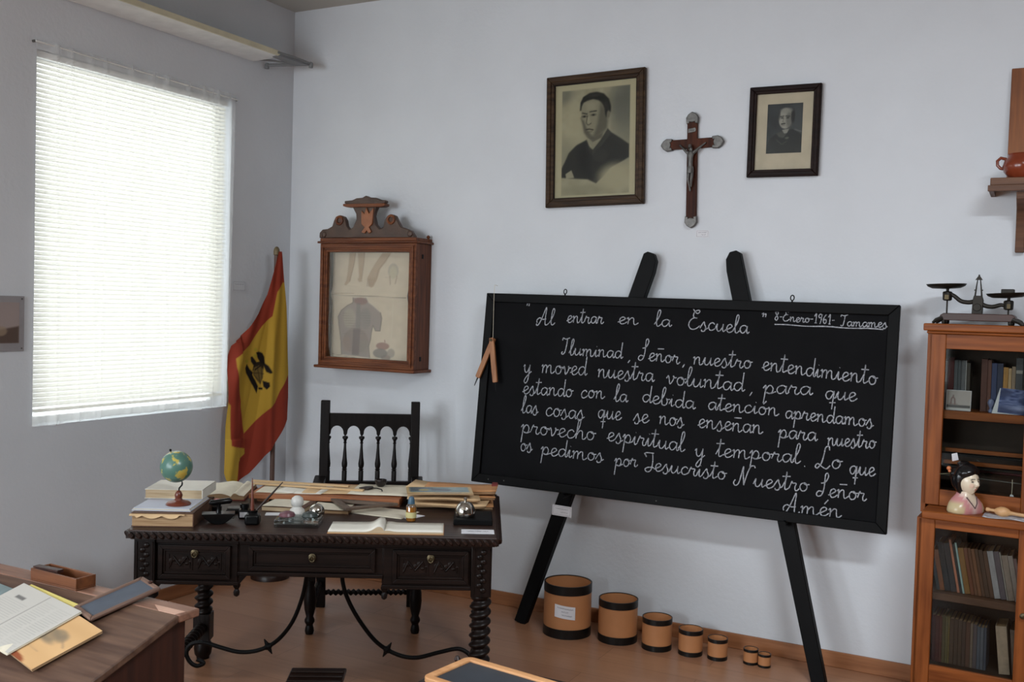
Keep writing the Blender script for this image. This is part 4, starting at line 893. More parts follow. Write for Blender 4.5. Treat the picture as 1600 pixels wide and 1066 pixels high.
iron([(.150,.135),(.178,.120),(.150,.108),(.122,.125),(.108,.160),(.125,.195),(.176,.204),(.246,.185),(.323,.168),(.40,.178),(.469,.216),(.527,.288),(.564,.38),(.583,.472),(.590,.588)], (.434, .197))
iron([(.722,.588),(.730,.468),(.757,.385),(.811,.294),(.878,.216),(.957,.171),(1.035,.159),(1.125,.182),(1.203,.199),(1.248,.179),(1.262,.150),(1.240,.125),(1.212,.135),(1.215,.155)], (.92, .186))
mb = MB()
for u in (.105, DW-.105): mb.tube([(u, .43, .15), ((.067 if u < .5 else DW-.067), .43, .145)], .007, 8)
mb.build('iron_strap', M['iron'], ds)
# ================================================================== things on the desk
def flat(name, label, cat, u, v, z, ang=0, group=None):
    return thing(name, label, cat, dk(u, v, z), DA+math.radians(ang), group)
def book(par, w, d, h, cover, pages, ct=.003, spine='r', over=.003):
    """closed book lying flat; pages block and cover"""
    MB().box(over if spine != 'l' else .004, w-(over if spine != 'r' else .004), over, d-over, ct, h-ct).build('pages', pages, par)
    mb = MB().box(0, w, 0, d, 0, ct).box(0, w, 0, d, h-ct, h)
    if spine == 'r': mb.box(w-.004, w, 0, d, 0, h)
    if spine == 'l': mb.box(0, .004, 0, d, 0, h)
    mb.build('cover', cover, par, bevel=.001)
t = flat('thick_book', 'thick worn book at the bottom of the pile on the left end of the desk', 'book', .006, .062, DZ, 2)
book(t, .225, .32, .052, M['brownbook'], M['edge'])
def torn(u, v): return (-.006+u*.20, .004-.010*v+.0, .049-.016*v*(.3+.7*abs(math.sin(u*9+1)))*(1 if .1 < u < .9 else .4)-.002)
MB().grid(torn, 30, 4).build('torn_wrapper', M['manila2'], t, label='torn paper wrapper along the front edge', solid=.0015)
t = flat('paper_sheaf', 'bluish white sheaf of papers between the two books of the pile', 'papers', -.004, .095, DZ+.0525, 0)
for k in range(3): MB().box(.002*k, .215-.003*k, .004*k, .25, .003*k, .003*k+.0022).build('sheet', mat('bluish_paper', (196, 200, 212), .85, 0, .03) if k != 1 else M['page'], t)
t = flat('thick_book', 'pale book with cream pages on top of the pile, behind the globe', 'book', -.018, .275, DZ+.062, 1)
book(t, .222, .205, .036, M['pagew'], M['edgew'], .002)
# globe
t = flat('globe', 'small green desk globe with yellow continents on a red brown foot', 'globe', .142, .178, DZ+.0615, 0)
MB().lathe([(.045, 0), (.046, .004), (.040, .010), (.016, .017), (.012, .024), (.015, .036), (.011, .046), (.007, .052), (.002, .054)], 32).build('foot', mat('red_brown_lacquer', (104, 50, 34), .3), t)
gc = Vector((-.010, 0, .143)); ga = math.radians(23)
ax_ = Vector((-math.sin(ga)*.9, 0, math.cos(ga))).normalized()
MB().tube([(0, 0, .05), (.002, 0, .062), (.012, 0, .074), tuple(gc-ax_*.064)], .003, 8).tube([tuple(gc-ax_*.064), tuple(gc+ax_*.065)], .0018, 8).build('axis_arm', M['iron'], t)
def gm():
    m = bpy.data.materials.new('globe_map'); m.use_nodes = True; nt = m.node_tree; N = nt.nodes; L = nt.links; b = N['Principled BSDF']; b.inputs['Roughness'].default_value = .3
    tc = N.new('ShaderNodeTexCoord'); ns = N.new('ShaderNodeTexNoise'); ns.inputs['Scale'].default_value = 17; ns.inputs['Detail'].default_value = 6; ns.inputs['Roughness'].default_value = .6
    mp = N.new('ShaderNodeMapping'); mp.inputs['Location'].default_value = (.31, .22, .13); L.new(tc.outputs['Object'], mp.inputs[0]); L.new(mp.outputs[0], ns.inputs['Vector'])
    cr = N.new('ShaderNodeValToRGB'); e = cr.color_ramp.elements; e[0].position = .0; e[0].color = (*lin((72, 112, 106)), 1); e[1].position = .54; e[1].color = (*lin((88, 126, 112)), 1)
    for p_, c_ in ((.56, (188, 176, 90)), (.64, (204, 168, 74)), (.72, (150, 150, 80))):
        q = e.new(p_); q.color = (*lin(c_), 1)
    L.new(ns.outputs[0], cr.inputs[0]); L.new(cr.outputs[0], b.inputs['Base Color']); return m
MB().ball(tuple(gc), .0595, 44, 28).build('sphere', gm(), t)
MB().ball(tuple(gc+ax_*.066), .005, 10, 8).build('axis_knob', M['iron'], t)
# open ledger at the back left
def openbook(t, wl, wr, d, hl, hr, pagem, edgem, coverm, bulge=.012):
    def top(u, side):
        w = wl if side < 0 else wr; h = hl if side < 0 else hr
        return (side*u*w, h*(1-.25*u)+bulge*math.sin(min(1, u*1.6)*PI)*(1-u)*.9*(1 if u < 1 else 0)-.004*(1-u)**6*2)
    for side, nm in ((-1, 'left_pages'), (1, 'right_pages')):
        prof = [top(k/14, side) for k in range(15)]
        P_ = prof+[(prof[-1][0], .003), (0, .003)]
        MB().prism(P_, 0, d, 'y').build(nm, edgem, t)
        MB().grid(lambda u, v: (top(u, side)[0], v*d, top(u, side)[1]+.0006), 14, 2).build(nm.replace('pages', 'page'), pagem, t)
    MB().box(-wl-.004, wr+.004, -.003, d+.003, 0, .003).build('cover', coverm, t)
t = flat('open_ledger', 'old open ledger lying at the back left corner of the desk', 'book', .238, .578, DZ, 3)
openbook(t, .175, .052, .30, .022, .024, M['page'], M['edge'], M['redbook'])
# ink things
t = flat('ink_bottle', 'small dark ink bottle with red cap beside the book pile', 'ink bottle', .257, .285, DZ, 0)
MB().lathe([(.017, 0), (.019, .003), (.019, .036), (.012, .043), (.010, .047)], 20).build('bottle', M['blackp'], t)
MB().lathe([(.0115, .045), (.012, .048), (.012, .062), (.010, .064)], 20).build('cap', mat('red_plastic', (170, 30, 34), .35), t)
t = flat('ink_blotter', 'black rocker blotter with curved base at the front left of the desk', 'blotter', .300, .150, DZ, 14)
P_ = [(-.058+.116*k/16, .034-.034*(1-((k-8)/8)**2)) for k in range(17)]
MB().prism(P_+[(.060, .040), (-.060, .040)], -.028, .028, 'y').build('rocker', M['blackp'], t, bevel=.002)
MB().lathe([(.010, .040), (.008, .050), (.007, .066), (.010, .074)], 18).build('stem', M['blackp'], t)
MB().tube([(-.034, 0, .074), (-.028, 0, .078), (.0, 0, .080), (.040, 0, .084), (.048, 0, .083)], [.004, .010, .011, .011, .005], 14).build('grip', M['blackp'], t, bevel=0)
t = flat('ink_pad', 'flat grey metal tin lying behind the rocker blotter', 'tin', .285, .315, DZ, 8)
MB().box(0, .085, 0, .05, 0, .016).build('tin', M['blackp'], t, bevel=.004); MB().box(.003, .082, .003, .047, .016, .022).build('lid', M['pewter'], t, bevel=.003)
t = flat('paperweight', 'small clear glass block beside the labelled ink bottle', 'paperweight', .322, .235, DZ, 20)
MB().box(-.016, .016, -.014, .014, 0, .022).build('block', M['clear'], t, bevel=.006)
t = flat('ink_bottle', 'square ink bottle with white label and black cap, behind the pen inkwell', 'ink bottle', .373, .252, DZ, 4)
MB().box(-.021, .021, -.021, .021, 0, .034).build('bottle', M['blackp'], t, bevel=.005)
MB().box(-.015, .013, -.0222, -.0212, .006, .026).build('label_paper', M['card'], t)
MB().lathe([(.013, .034), (.013, .040), (.018, .040), (.018, .054), (.015, .057)], 20).build('cap', M['blackp'], t)
t = flat('inkwell', 'open black square inkwell holding two dip pens', 'inkwell', .428, .148, DZ, 2)
MB().box(-.027, .027, -.027, .027, 0, .040).build('bottle', M['blackp'], t, bevel=.008)
MB().lathe([(.021, .040), (.017, .044), (.019, .047), (.019, .054), (.014, .054), (.013, .043), (.001, .041)], 20, cap=False).build('neck', M['blackp'], t)
pw = wood('red_pen_wood', (122, 62, 44), (84, 40, 30), 'z', .35)
for lb, b, e, m2, r in (('upright reddish wooden dip pen standing in the black inkwell', (-.002, .002), (-.006, .01, .172), pw, [.006, .0075, .0045, .0015]), ('dark slanted dip pen leaning right out of the black inkwell', (.004, 0), (.104, .03, .155), mat('dark_pen_wood', (44, 32, 28), .35), [.0030, .0040, .0042, .0018])):
    q = flat('dip_pen', lb, 'pen', .428, .148, DZ, 2, 'dip pens in the inkwell')
    p0 = Vector((b[0], b[1], .042)); p1 = Vector(e)
    MB().tube([p0, p0+(p1-p0)*.12, p0+(p1-p0)*.55, p1], r, 10).build('holder', m2, q)
    MB().tube([p0-(p1-p0)*.02, p0+(p1-p0)*.06], [.001, .003], 6).build('nib', M['pewter'], q)
# glass ink stand with its two lids
t = flat('glass_inkstand', 'clear rectangular glass inkstand with purple and dark green lids', 'inkstand', .600, .150, DZ, 0)
mb = MB().box(-.082, .082, -.055, .055, 0, .016).box(-.082, .082, -.055, -.046, .016, .030).box(-.082, .082, .046, .055, .016, .030).box(-.082, -.073, -.046, .046, .016, .030).box(.073, .082, -.046, .046, .016, .030)
mb.build('tray', M['clear'], t, bevel=.002)
for x, c, nm in ((-.042, (104, 66, 74), 'purple lid'), (.042, (52, 60, 58), 'dark green lid')):
    MB().lathe([(.022, .010), (.026, .014), (.026, .034), (.020, .036)], 24, None, (x, -.012, 0)).build('well', M['clear'], t)
    MB().lathe([(.030, .036), (.031, .039), (.026, .049), (.012, .054), (.001, .055)], 24, None, (x, -.012, 0)).build('lid', mat('lid_enamel', c, .35), t, label=nm)
t = flat('white_figurine', 'white two-ball figurine standing behind the glass inkstand', 'figurine', .572, .262, DZ, 0)
MB().lathe([(.020, 0), (.028, .008), (.031, .022), (.027, .036), (.017, .044), (.016, .047), (.022, .052), (.0245, .066), (.021, .080), (.010, .088), (.001, .090)], 28).build('body', mat('white_glazed_china', (206, 204, 198), .4), t)
t = flat('metal_ball', 'shiny metal ball paperweight behind the glass inkstand', 'paperweight', .648, .262, DZ, 0)
MB().ball((0, 0, .030), .030, 28, 18).build('ball', M['chrome'], t); MB().lathe([(.018, 0), (.016, .004)], 20).build('base', M['pewter'], t)
t = flat('pink_slip', 'pink and white paper slip lying behind the glass inkstand', 'paper', .44, .30, DZ+.0008, 6)
MB().box(0, .065, 0, .05, 0, .001).build('white_part', M['card'], t); MB().box(.065, .115, 0, .05, 0, .001).build('pink_part', mat('pink_paper', (196, 120, 124), .8), t)
# drawing board with papers
t = flat('drawing_board', 'long orange-edged drawing board lying across the back of the desk', 'drawing board', .315, .560, DZ, -5)
for x in (.03, .58): MB().box(x, x+.05, .02, .26, 0, .014).build('batten', M['orange'], t)
MB().box(0, .632, 0, .30, .014, .034).build('panel', M['orange'], t, bevel=.002)
zb = DZ+.0345
for i, (u, v, w, d, a, mm, lb) in enumerate([(.335, .585, .16, .22, -3, 'page', 'cream sheet at the left end of the drawing board'), (.415, .59, .20, .20, -9, 'pagew', 'whitish sheet on the drawing board, next to the cream one at its left end'), (.53, .58, .22, .21, -2, 'manila2', 'pale tan sheet in the middle of the drawing board'), (.72, .575, .28, .24, -6, 'page', 'wide cream sheet under the dark bowl and leather tag on the drawing board')]):
    q = flat('paper_sheet', lb, 'paper', u, v, zb+.0016*i+.0008, a, 'papers on the drawing board')
    MB().grid(lambda a_, b_: (a_*w, b_*d, .0012*math.sin(a_*7+i)+.002*max(0, a_-.8)), 10, 4).build('sheet', M[mm], q, solid=.0006)
for i, (u, v, L_, a, z) in enumerate([(.275, .775, .44, -10, .048), (.29, .735, .50, -12, .044)]):
    q = flat('wooden_strip', ['upper thin wooden strip lying across the papers at the back of the desk', 'lower thin wooden strip lying across the papers at the back of the desk'][i], 'strip', u, v, DZ+z, a, 'thin wooden strips at the back of the desk')
    MB().box(0, L_, 0, .022, -.004, .003).build('strip', M['manila2'], q, bevel=.001)
t = flat('dark_bowl', 'small dark round bowl standing at the back of the drawing board', 'bowl', .842, .755, zb+.007, 0)
MB().lathe([(.012, 0), (.020, .006), (.026, .018), (.025, .030), (.021, .031), (.020, .018), (.001, .006)], 22, cap=False).build('bowl', mat('dark_glaze', (30, 24, 24), .25), t)
t = flat('leather_tag', 'dark leather tag with a cord lying on the papers', 'tag', .79, .665, zb+.0085, 0)
MB().prism([(-.035, .02), (-.01, .055), (.022, .06), (.028, .03), (.012, .0), (-.012, -.004)], 0, .005, 'z').build('tag', M['leather'], t, bevel=.002)
MB().tube([(.02, .02, .004), (.045, .012, .004), (.066, -.01, .004), (.072, -.045, .004)], .0025, 7).build('cord', M['iron'], t)
# ledgers and loose paper in front of the board
t = flat('ledger', 'flat dark ledger with cream pages in front of the drawing board, left', 'book', .405, .385, DZ, -9)
book(t, .18, .15, .020, M['brownbook'], M['edgew'], .002, 'n'); MB().grid(lambda u, v: (.002+u*.176, v*.146, .0206+.002*math.sin(u*4)), 8, 2).build('open_page', M['page'], t)
t = flat('ledger', 'second dark ledger with curled cover beside the wooden set square', 'book', .600, .365, DZ, -6)
book(t, .16, .13, .016, M['brownbook'], M['edge'], .002, 'n'); MB().grid(lambda u, v: (.002+u*.15, v*.126, .0166+.004*(1-u)**3), 8, 2).build('open_page', M['page'], t)
t = flat('paper_sheet', 'cream sheet under the wooden set square', 'paper', .735, .395, DZ+.0006, -24)
MB().box(0, .26, 0, .15, 0, .001).box(.004, .258, .004, .15, .001, .002).build('sheet', M['page'], t)
t = flat('set_square', 'grey-brown wooden set square lying on loose paper in front of the drawing board', 'set square', .0, .0, DZ+.004, 0)
t.location = dk(0, 0, DZ+.0165); t.rotation_euler = (0, 0, DA)
A_, B_, C_ = Vector((.662, .512)), Vector((.752, .315)), Vector((.945, .448)); cen = (A_+B_+C_)/3
def inset(P_, w):
    o = []
    for i in range(3):
        a, b, c = P_[i-1], P_[i], P_[(i+1) % 3]; e1 = (b-a).normalized(); e2 = (c-b).normalized()
        n1 = Vector((-e1.y, e1.x)); n2 = Vector((-e2.y, e2.x)); n1 = n1 if n1.dot(cen-b) > 0 else -n1; n2 = n2 if n2.dot(cen-b) > 0 else -n2
        det = n1.x*n2.y-n1.y*n2.x; r1 = n1.dot(b)+w; r2 = n2.dot(b)+w
        o.append(Vector(((r1*n2.y-r2*n1.y)/det, (n1.x*r2-n2.x*r1)/det)))
    return o
O_ = [A_, B_, C_]; I_ = inset(O_, .027); mb = MB()
for i in range(3):
    q = [O_[i], O_[(i+1) % 3], I_[(i+1) % 3], I_[i]]; mb.prism([(p.x, p.y) for p in q], .0, .011, 'z')
t.location = dk(cen.x, cen.y, DZ+.0215); mb.v = [(x-cen.x, y-cen.y, z) for x, y, z in mb.v]
mb.build('triangle', wood('grey_brown_wood', (106, 88, 74), (76, 62, 52), 'x', .5), t, bevel=.001)
# heap of booklets on the right
HEAP = [(.985, .505, .345, .20, 1, .012, 'manila', 'brown paper booklet at the very bottom of the heap on the right'), (1.0, .47, .30, .22, -7, .008, 'manila2', 'pale booklet second from the bottom of the right heap'), (1.03, .52, .31, .19, 6, .010, 'manila', 'orange-brown booklet in the middle of the right heap'),
        (.985, .45, .29, .20, 3, .006, 'manila2', 'thin tan booklet just below the blue-covered one'), (1.04, .585, .30, .17, -4, .012, 'manila', 'orange folder at the back right of the heap with a red corner')]
z = DZ+.003
for i, (u, v, w, d, a, h, mm, lb) in enumerate(HEAP):
    q = flat('booklet', lb, 'booklet', u, v, z, a, 'heap of old booklets on the right of the desk')
    MB().grid(lambda a_, b_: (a_*w, b_*d, h*.5+.003*math.sin(a_*5+i*2)*(.3+a_)), 12, 4).build('pages', M['edge'], q, solid=h*.9)
    MB().grid(lambda a_, b_: (-.004+a_*(w+.008), -.004+b_*(d+.006), h+.0008+.003*math.sin(a_*5+i*2)*(.3+a_)), 12, 4).build('cover', M[mm], q, solid=.001)
    if i == 4: MB().box(w-.022, w+.001, d-.05, d, h+.001, h+.010).build('red_corner', M['redbook'], q)
    z += h+.0035
t = flat('comic_booklet', 'booklet with a blue-green printed cover on top of the heap', 'booklet', .982, .435, z+.001, 6)
def blue(X, Y):
    im = np.ones(X.shape+(3,))*np.array([206, 172, 112.])
    im = lay(im, pol(X, Y, [(5, 5), (95, 5), (95, 78), (5, 78)], 3), (112, 134, 132))
    im = lay(im, pol(X, Y, [(5, 5), (40, 5), (30, 60), (5, 66)], 8), (72, 86, 92), .9); im = lay(im, ell(X, Y, 26, 45, 8, 12, 4), (176, 160, 86), .9); im = lay(im, pol(X, Y, [(36, 20), (70, 40), (62, 60), (40, 56)], 6), (64, 74, 84), .9)
    im = lay(im, ell(X, Y, 78, 30, 14, 14, 10), (142, 158, 150), .7); im = lay(im, lineD(X, Y, [(44, 88), (80, 88)], 2.5, 3), (96, 74, 54), .8)
    return im
MB().box(0, .27, 0, .15, -.001, .004).build('pages', M['edge'], t)
picture('printed_cover', .27, .15, 60, 40, (0, 100, 0, 100), blue, M['gloss'], t, (0, 0, .0046), (-PI/2, 0, 0))
t = flat('paper_sheet', 'folded cream sheet with a pointed corner at the back of the heap', 'paper', .955, .675, zb+.022, -8)
MB().add([(0, 0, 0), (.30, -.035, .0), (.30, .03, .002), (.02, .12, .012)], [(0, 1, 2, 3)]).build('sheet', M['manila2'], t, solid=.001)
# amber bottle on its card
t = flat('label_card', 'white card lying under the amber bottle', 'label', .955, .300, DZ+.0006, 12)
MB().prism([(0, .03), (.05, -.02), (.115, .035), (.06, .09)], 0, .0012, 'z').build('card', M['card'], t)
for k in range(3): q = squiggle(None, .03, .08, 0, 0, .002, seed=30+k); mbq = MB(); mbq.v = [(x, .02+.02*k+zz, .0016) for x, _, zz in q.v]; mbq.f = q.f; mbq.build('printed_line', M['inkline'], t)
t = flat('glue_bottle', 'small glass bottle of amber liquid with a blue cap', 'bottle', 1.012, .258, DZ+.002, 0)
gl = mat('amber_liquid', (190, 116, 30), .1, 0, .1)
MB().lathe([(.0175, .001), (.0185, .004), (.0185, .052), (.0178, .054)], 26).build('liquid', gl, t)
MB().lathe([(.0195, 0), (.0205, .002), (.0205, .056), (.013, .068), (.011, .070)], 26, cap=False).build('bottle', M['clear'], t)
MB().lathe([(.0208, .014), (.0210, .014), (.0210, .036), (.0208, .036)], 26, cap=False).build('label_paper', mat('yellowed_label', (200, 190, 136), .8, 0, .1, 40), t)
MB().lathe([(.0135, .066), (.014, .069), (.012, .084), (.009, .093), (.003, .096)], 22).build('cap', mat('blue_rubber_cap', (62, 92, 112), .4), t)
# open white notebook in front
t = flat('open_notebook', 'open white notebook with a curled left page at the front of the desk', 'notebook', .932, .030, DZ, 2)
def nb(u, side):
    if side < 0:
        h = .006+.020*math.exp(-((u-.10)/.13)**2)+.004*(u < .02)
        return (-u*.205+.004*math.sin(u*3), h if u > .015 else .010+.9*u)
    return (u*.215, .008+.004*math.exp(-((u-.05)/.1)**2))
for side, nm in ((-1, 'left_leaf'), (1, 'right_leaf')):
    MB().grid(lambda u, v: (nb(u, side)[0], .004+v*(.165 if side < 0 else .155), nb(u, side)[1]+.001), 24, 3).build(nm, M['pagew'], t, solid=.0008)
    MB().prism([(nb(k/24, side)[0], nb(k/24, side)[1]) for k in range(25)]+[(nb(1, side)[0], .0015), (0, .0015)], .004, .158, 'y').build('pages', M['edgew'], t)
MB().box(-.207, .217, .002, .164, 0, .0016).build('cover', M['manila'], t)
# desk bell and its label
t = flat('desk_bell', 'round silver desk bell standing on a black block', 'bell', 1.178, .208, DZ, 1)
MB().box(0, .150, 0, .17, 0, .022).build('base', M['black'], t, bevel=.003)
MB().lathe([(.036, .0), (.0385, .006), (.0395, .018), (.037, .034), (.030, .048), (.018, .057), (.006, .060)], 36, None, (.044, .055, .022)).build('dome', M['chrome'], t)
MB().lathe([(.004, 0), (.0045, .006), (.007, .009), (.007, .014), (.002, .017)], 14, None, (.044, .055, .081)).build('button', M['chrome'], t)
t = flat('label_card', 'narrow white label strip at the front right corner of the desk', 'label', 1.212, .070, DZ+.0003, 1)
MB().box(0, .122, 0, .065, 0, .0014).build('card', M['card'], t)
q = squiggle(None, .02, .10, 0, 0, .003, seed=50, w=.0012); mbq = MB(); mbq.v = [(x, .034+zz*2, .0018) for x, _, zz in q.v]; mbq.f = q.f; mbq.build('handwriting', M['inkline'], t)
# ================================================================== armchair behind the desk
ch = thing('armchair', 'dark wooden armchair with arched spindle back behind the desk', 'chair', (-2.822, 3.893, 0), math.radians(34.0))
HW = .235
def turned(x, y, z0, z1, r, name='leg', blocks=((0, .02),)):
    pass
for s_ in (-1, 1):
    # back post from floor to top, square
    MB().prism([(.455, 0), (.455, .45), (.475, .70), (.505, 1.078), (.462, 1.078), (.432, .70), (.412, .45), (.412, 0)], s_*HW-.0235, s_*HW+.0235, 'x').build('back_post', M['chairwood'], ch, bevel=.004)
    # turned front leg
    mb = MB().lathe([(.018, 0), (.022, .015), (.020, .03), (.016, .045), (.024, .06), (.024, .07), (.017, .085), (.026, .12), (.030, .16), (.028, .20), (.020, .235), (.025, .25), (.025, .262)], 20, None, (s_*.252, 0, 0))
    mb.box(s_*.252-.025, s_*.252+.025, -.025, .025, .26, .47).lathe([(.024, .47), (.017, .49), (.026, .53), (.022, .57), (.016, .60), (.024, .63), (.024, .655)], 20, None, (s_*.252, 0, 0))
    mb.build('front_leg', M['chairwood'], ch, bevel=.002)
    P_ = [(.45, .690), (.30, .672), (.12, .668), (-.02, .690), (-.065, .700), (-.095, .690), (-.100, .665), (-.080, .648), (-.055, .655), (-.03, .650), (.12, .640), (.30, .644), (.45, .655)]
    x0 = s_*.25
    MB().prism([(a, b) for a, b in P_], x0-.03, x0+.03, 'x').build('armrest', M['chairwood'], ch, bevel=.006)
    MB().twist(.02, .42, .013, .004, .026, 14, Matrix.Translation((s_*.244, 0, .13)) @ RX, (0, 0), .005).build('side_stretcher', M['chairwood'], ch)
def ym(z): return .455+(.0 if z < .45 else (z-.45)*.08)-.02
# arched head rail
P_ = [(-HW+.02, 1.012), (-HW+.02, .885)]
na = 5; aw = (2*HW-.04)/na
for k in range(na):
    c = -HW+.02+aw*(k+.5); r = aw/2-.009
    P_ += [(c-r-.007, .893), (c-r, .905)]+[(c-r*math.cos(PI*j/10), .908+.040*math.sin(PI*j/10)) for j in range(1, 10)]+[(c+r, .905), (c+r+.007, .893)]
P_ += [(HW-.02, .885), (HW-.02, 1.012)]
MB().prism(P_, -.014, .014, 'y', Matrix.Translation((0, .478, 0))).build('arched_rail', M['chairwood'], ch, bevel=.002)
box(-HW+.02, HW-.02, .435, .468, .625, .660).build('lower_rail', M['chairwood'], ch, bevel=.002)
SP = [(.0115, 0), (.0115, .06), (.009, .064), (.013, .069), (.009, .074), (.0125, .085), (.0135, .10), (.010, .13), (.006, .19), (.0055, .21), (.009, .214), (.0055, .219), (.008, .232), (.013, .238), (.013, .246), (.011, .25)]
for k in range(1, na):
    c = -HW+.02+aw*k
    MB().lathe([(r*1.12, z*.95+.655) for r, z in SP], 16, Matrix(((1, 0, 0, c), (0, 1, .08, .452-.0524), (0, 0, 1, 0), (0, 0, 0, 1)))).build('spindle', M['chairwood'], ch)
for s_ in (-1, 1):
    c = s_*(HW-.020)
    MB().lathe([(r*1.0, z*.95+.655) for r, z in SP], 16, Matrix(((1, 0, 0, c), (0, 1, .08, .452-.0524), (0, 0, 1, 0), (0, 0, 0, 1)))).build('half_spindle', M['chairwood'], ch)
MB().box(-.25, .25, -.02, .43, .455, .495).build('seat', M['leather'], ch, bevel=.012)
box(-.23, .23, -.018, .012, .39, .455).build('seat_rail', M['chairwood'], ch, bevel=.002); box(-.22, .22, .42, .445, .39, .455).build('seat_rail', M['chairwood'], ch, bevel=.002)
MB().twist(-HW+.02, HW-.02, .0135, .0045, .026, 14, Matrix.Translation((0, .434, .075)) @ Matrix.Rotation(PI/2, 4, 'Y'), (0, 0), .004).build('back_stretcher', M['chairwood'], ch)
# ================================================================== bookcase at the right edge
CA = math.radians(-3.0); CO = Vector((-.392, 4.30, 0)); cax = Vector((math.cos(CA), math.sin(CA), 0)); cay = Vector((-math.sin(CA), math.cos(CA), 0))
def cbp(u, v, z): p = CO+cax*u+cay*v; return (p.x, p.y, z)
bc = thing('bookcase', 'honey coloured wooden bookcase with glazed doors at the right edge', 'bookcase', CO, CA)
CWD, UV0, CDP = .80, .12, .33
for u in (-.008, CWD-.012):
    box(u, u+.020, 0, CDP, 0, .800).build('lower_side', M['honey'], bc, bevel=.002); box(u-.006, u+.012, UV0, CDP, .800, 1.549).build('upper_side', M['honey'], bc, bevel=.002)
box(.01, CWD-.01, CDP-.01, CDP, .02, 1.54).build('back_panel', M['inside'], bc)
MB().box(-.03, CWD+.03, UV0-.022, CDP+.01, 1.549, 1.579).box(-.018, CWD+.018, UV0-.010, CDP, 1.537, 1.549).build('cornice', M['honeyx'], bc, bevel=.005)
box(.012, CWD, -.028, CDP-.01, .800, .832).build('ledge', M['honeyx'], bc, bevel=.006)
box(-.008, CWD+.008, -.004, CDP, 0, .115).build('plinth', M['honeyx'], bc, bevel=.003)
for z in (1.190, ): box(.012, CWD-.012, UV0+.024, CDP-.01, z, z+.034).build('shelf', M['honeyx'], bc, bevel=.002)
for z in (.466, ): box(.012, CWD-.012, .040, CDP-.01, z, z+.029).build('shelf', M['shelfw'], bc, bevel=.002)
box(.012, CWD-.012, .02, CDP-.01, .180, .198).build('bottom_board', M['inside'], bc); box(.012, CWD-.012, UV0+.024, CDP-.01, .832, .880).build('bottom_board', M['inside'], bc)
def cdoor(u0, u1, z0, z1, v, st, top, bot):
    o = box(u0, u0+st, v, v+.022, z0, z1).build('door', M['honey'], bc, bevel=.003)
    box(u1-st*.9, u1, v, v+.022, z0, z1).build('door_stile', M['honey'], o, bevel=.003)
    box(u0+st, u1-st*.9, v+.001, v+.021, z1-top, z1).build('top_rail', M['honeyx'], o, bevel=.002); box(u0+st, u1-st*.9, v+.001, v+.021, z0, z0+bot).build('bottom_rail', M['honeyx'], o, bevel=.002)
    MB().box(u0+st-.004, u1-st*.9+.004, v+.010, v+.013, z0+bot-.004, z1-top+.004).build('glass_pane', M['bookglass'], o)
    return o
for u0, u1, fl_ in ((-.002, .416, 1), (.420, .822, 0)):
    u1 = min(u1, CWD-.008)
    a = cdoor(u0-.012 if fl_ else u0, u1, .834, 1.537, UV0, .070, .060, .066)
    b = cdoor(u0, u1, .120, .798, 0, .062, .036, .090)
    for o, zz, vv in ((a, 1.17, UV0), (b, .47, 0)):
        MB().lathe([(.009, 0), (.006, .006), (.011, .016), (.004, .021)], 14, Matrix.Translation((u1-.03 if fl_ else u0+.03, vv, zz)) @ Matrix.Rotation(PI/2, 4, 'X')).build('knob', M['brass'], o)
# books
def bk(u, v, z, w, h, d, c, lean, label, group, paper=None, stripe=None):
    t = thing('book', label, 'book', cbp(u, v, z), 0, group, rot=(0, math.radians(lean), CA))
    cm = mat('book_cover_'+label.split()[0], c, .6, 0, .15, 40)
    MB().box(.0015, w-.0015, .002, d-.004, .002, h-.003).build('pages', M['edge'], t)
    mb = MB().box(0, w, 0, .003, 0, h).box(0, .0018, 0, d, 0, h).box(w-.0018, w, 0, d, 0, h)
    mb.build('cover', cm, t, bevel=.0008)
    if stripe: MB().box(.001, w-.001, -.0008, 0, h*.72, h*.78).box(.001, w-.001, -.0008, 0, h*.30, h*.34).build('spine_bands', mat('spine_band', stripe, .5), t)
# middle row: tops leaning to the left
ROW2 = [('slate-grey', .012, .150, (66, 70, 74), 0), ('orange-brown', .018, .165, (150, 92, 56), 0), ('black', .022, .198, (40, 38, 42), 0), ('charcoal', .022, .198, (48, 44, 48), 0), ('salmon', .010, .214, (176, 112, 88), 0), ('jet-black', .009, .200, (28, 30, 32), 0), ('pale-teal', .008, .205, (150, 172, 170), 0), ('olive-gold', .021, .185, (132, 92, 44), 0),
        ('russet', .014, .188, (112, 64, 42), 0), ('chestnut', .012, .190, (104, 66, 44), 0), ('tan-brown', .013, .188, (120, 78, 52), 0), ('cocoa', .012, .190, (88, 58, 40), 0), ('dark-brown', .016, .188, (74, 50, 36), 0), ('umber', .015, .186, (82, 54, 38), 0), ('silver-grey', .022, .188, (150, 146, 150), 0), ('mauve-grey', .020, .190, (86, 76, 84), 0), ('stone-grey', .006, .190, (140, 132, 126), 0), ('beige-grey', .022, .178, (134, 118, 108), 0), ('ash-grey', .018, .180, (150, 136, 130), 0), ('dusty-pink', .012, .172, (128, 100, 100), 0)]
lean = math.radians(13.5); u = .056
def leanrow(row, z, u, lean_deg, v, lab, group, d=.14):
    prev = None; k = 1/math.cos(math.radians(lean_deg))
    for nm, w, h, c, s_ in row:
        a = 'an' if nm[0] in 'aeiou' else 'a'
        bk(u+.0, v, z+.0006+w*math.sin(math.radians(lean_deg)), w, h, d, c, -lean_deg if False else lean_deg, f'{nm} book {lab}'+(f', right of the {prev} one' if prev else ', first on the left'), group, stripe=s_ or None)
        prev = nm; u += w*k+.0006
    return u
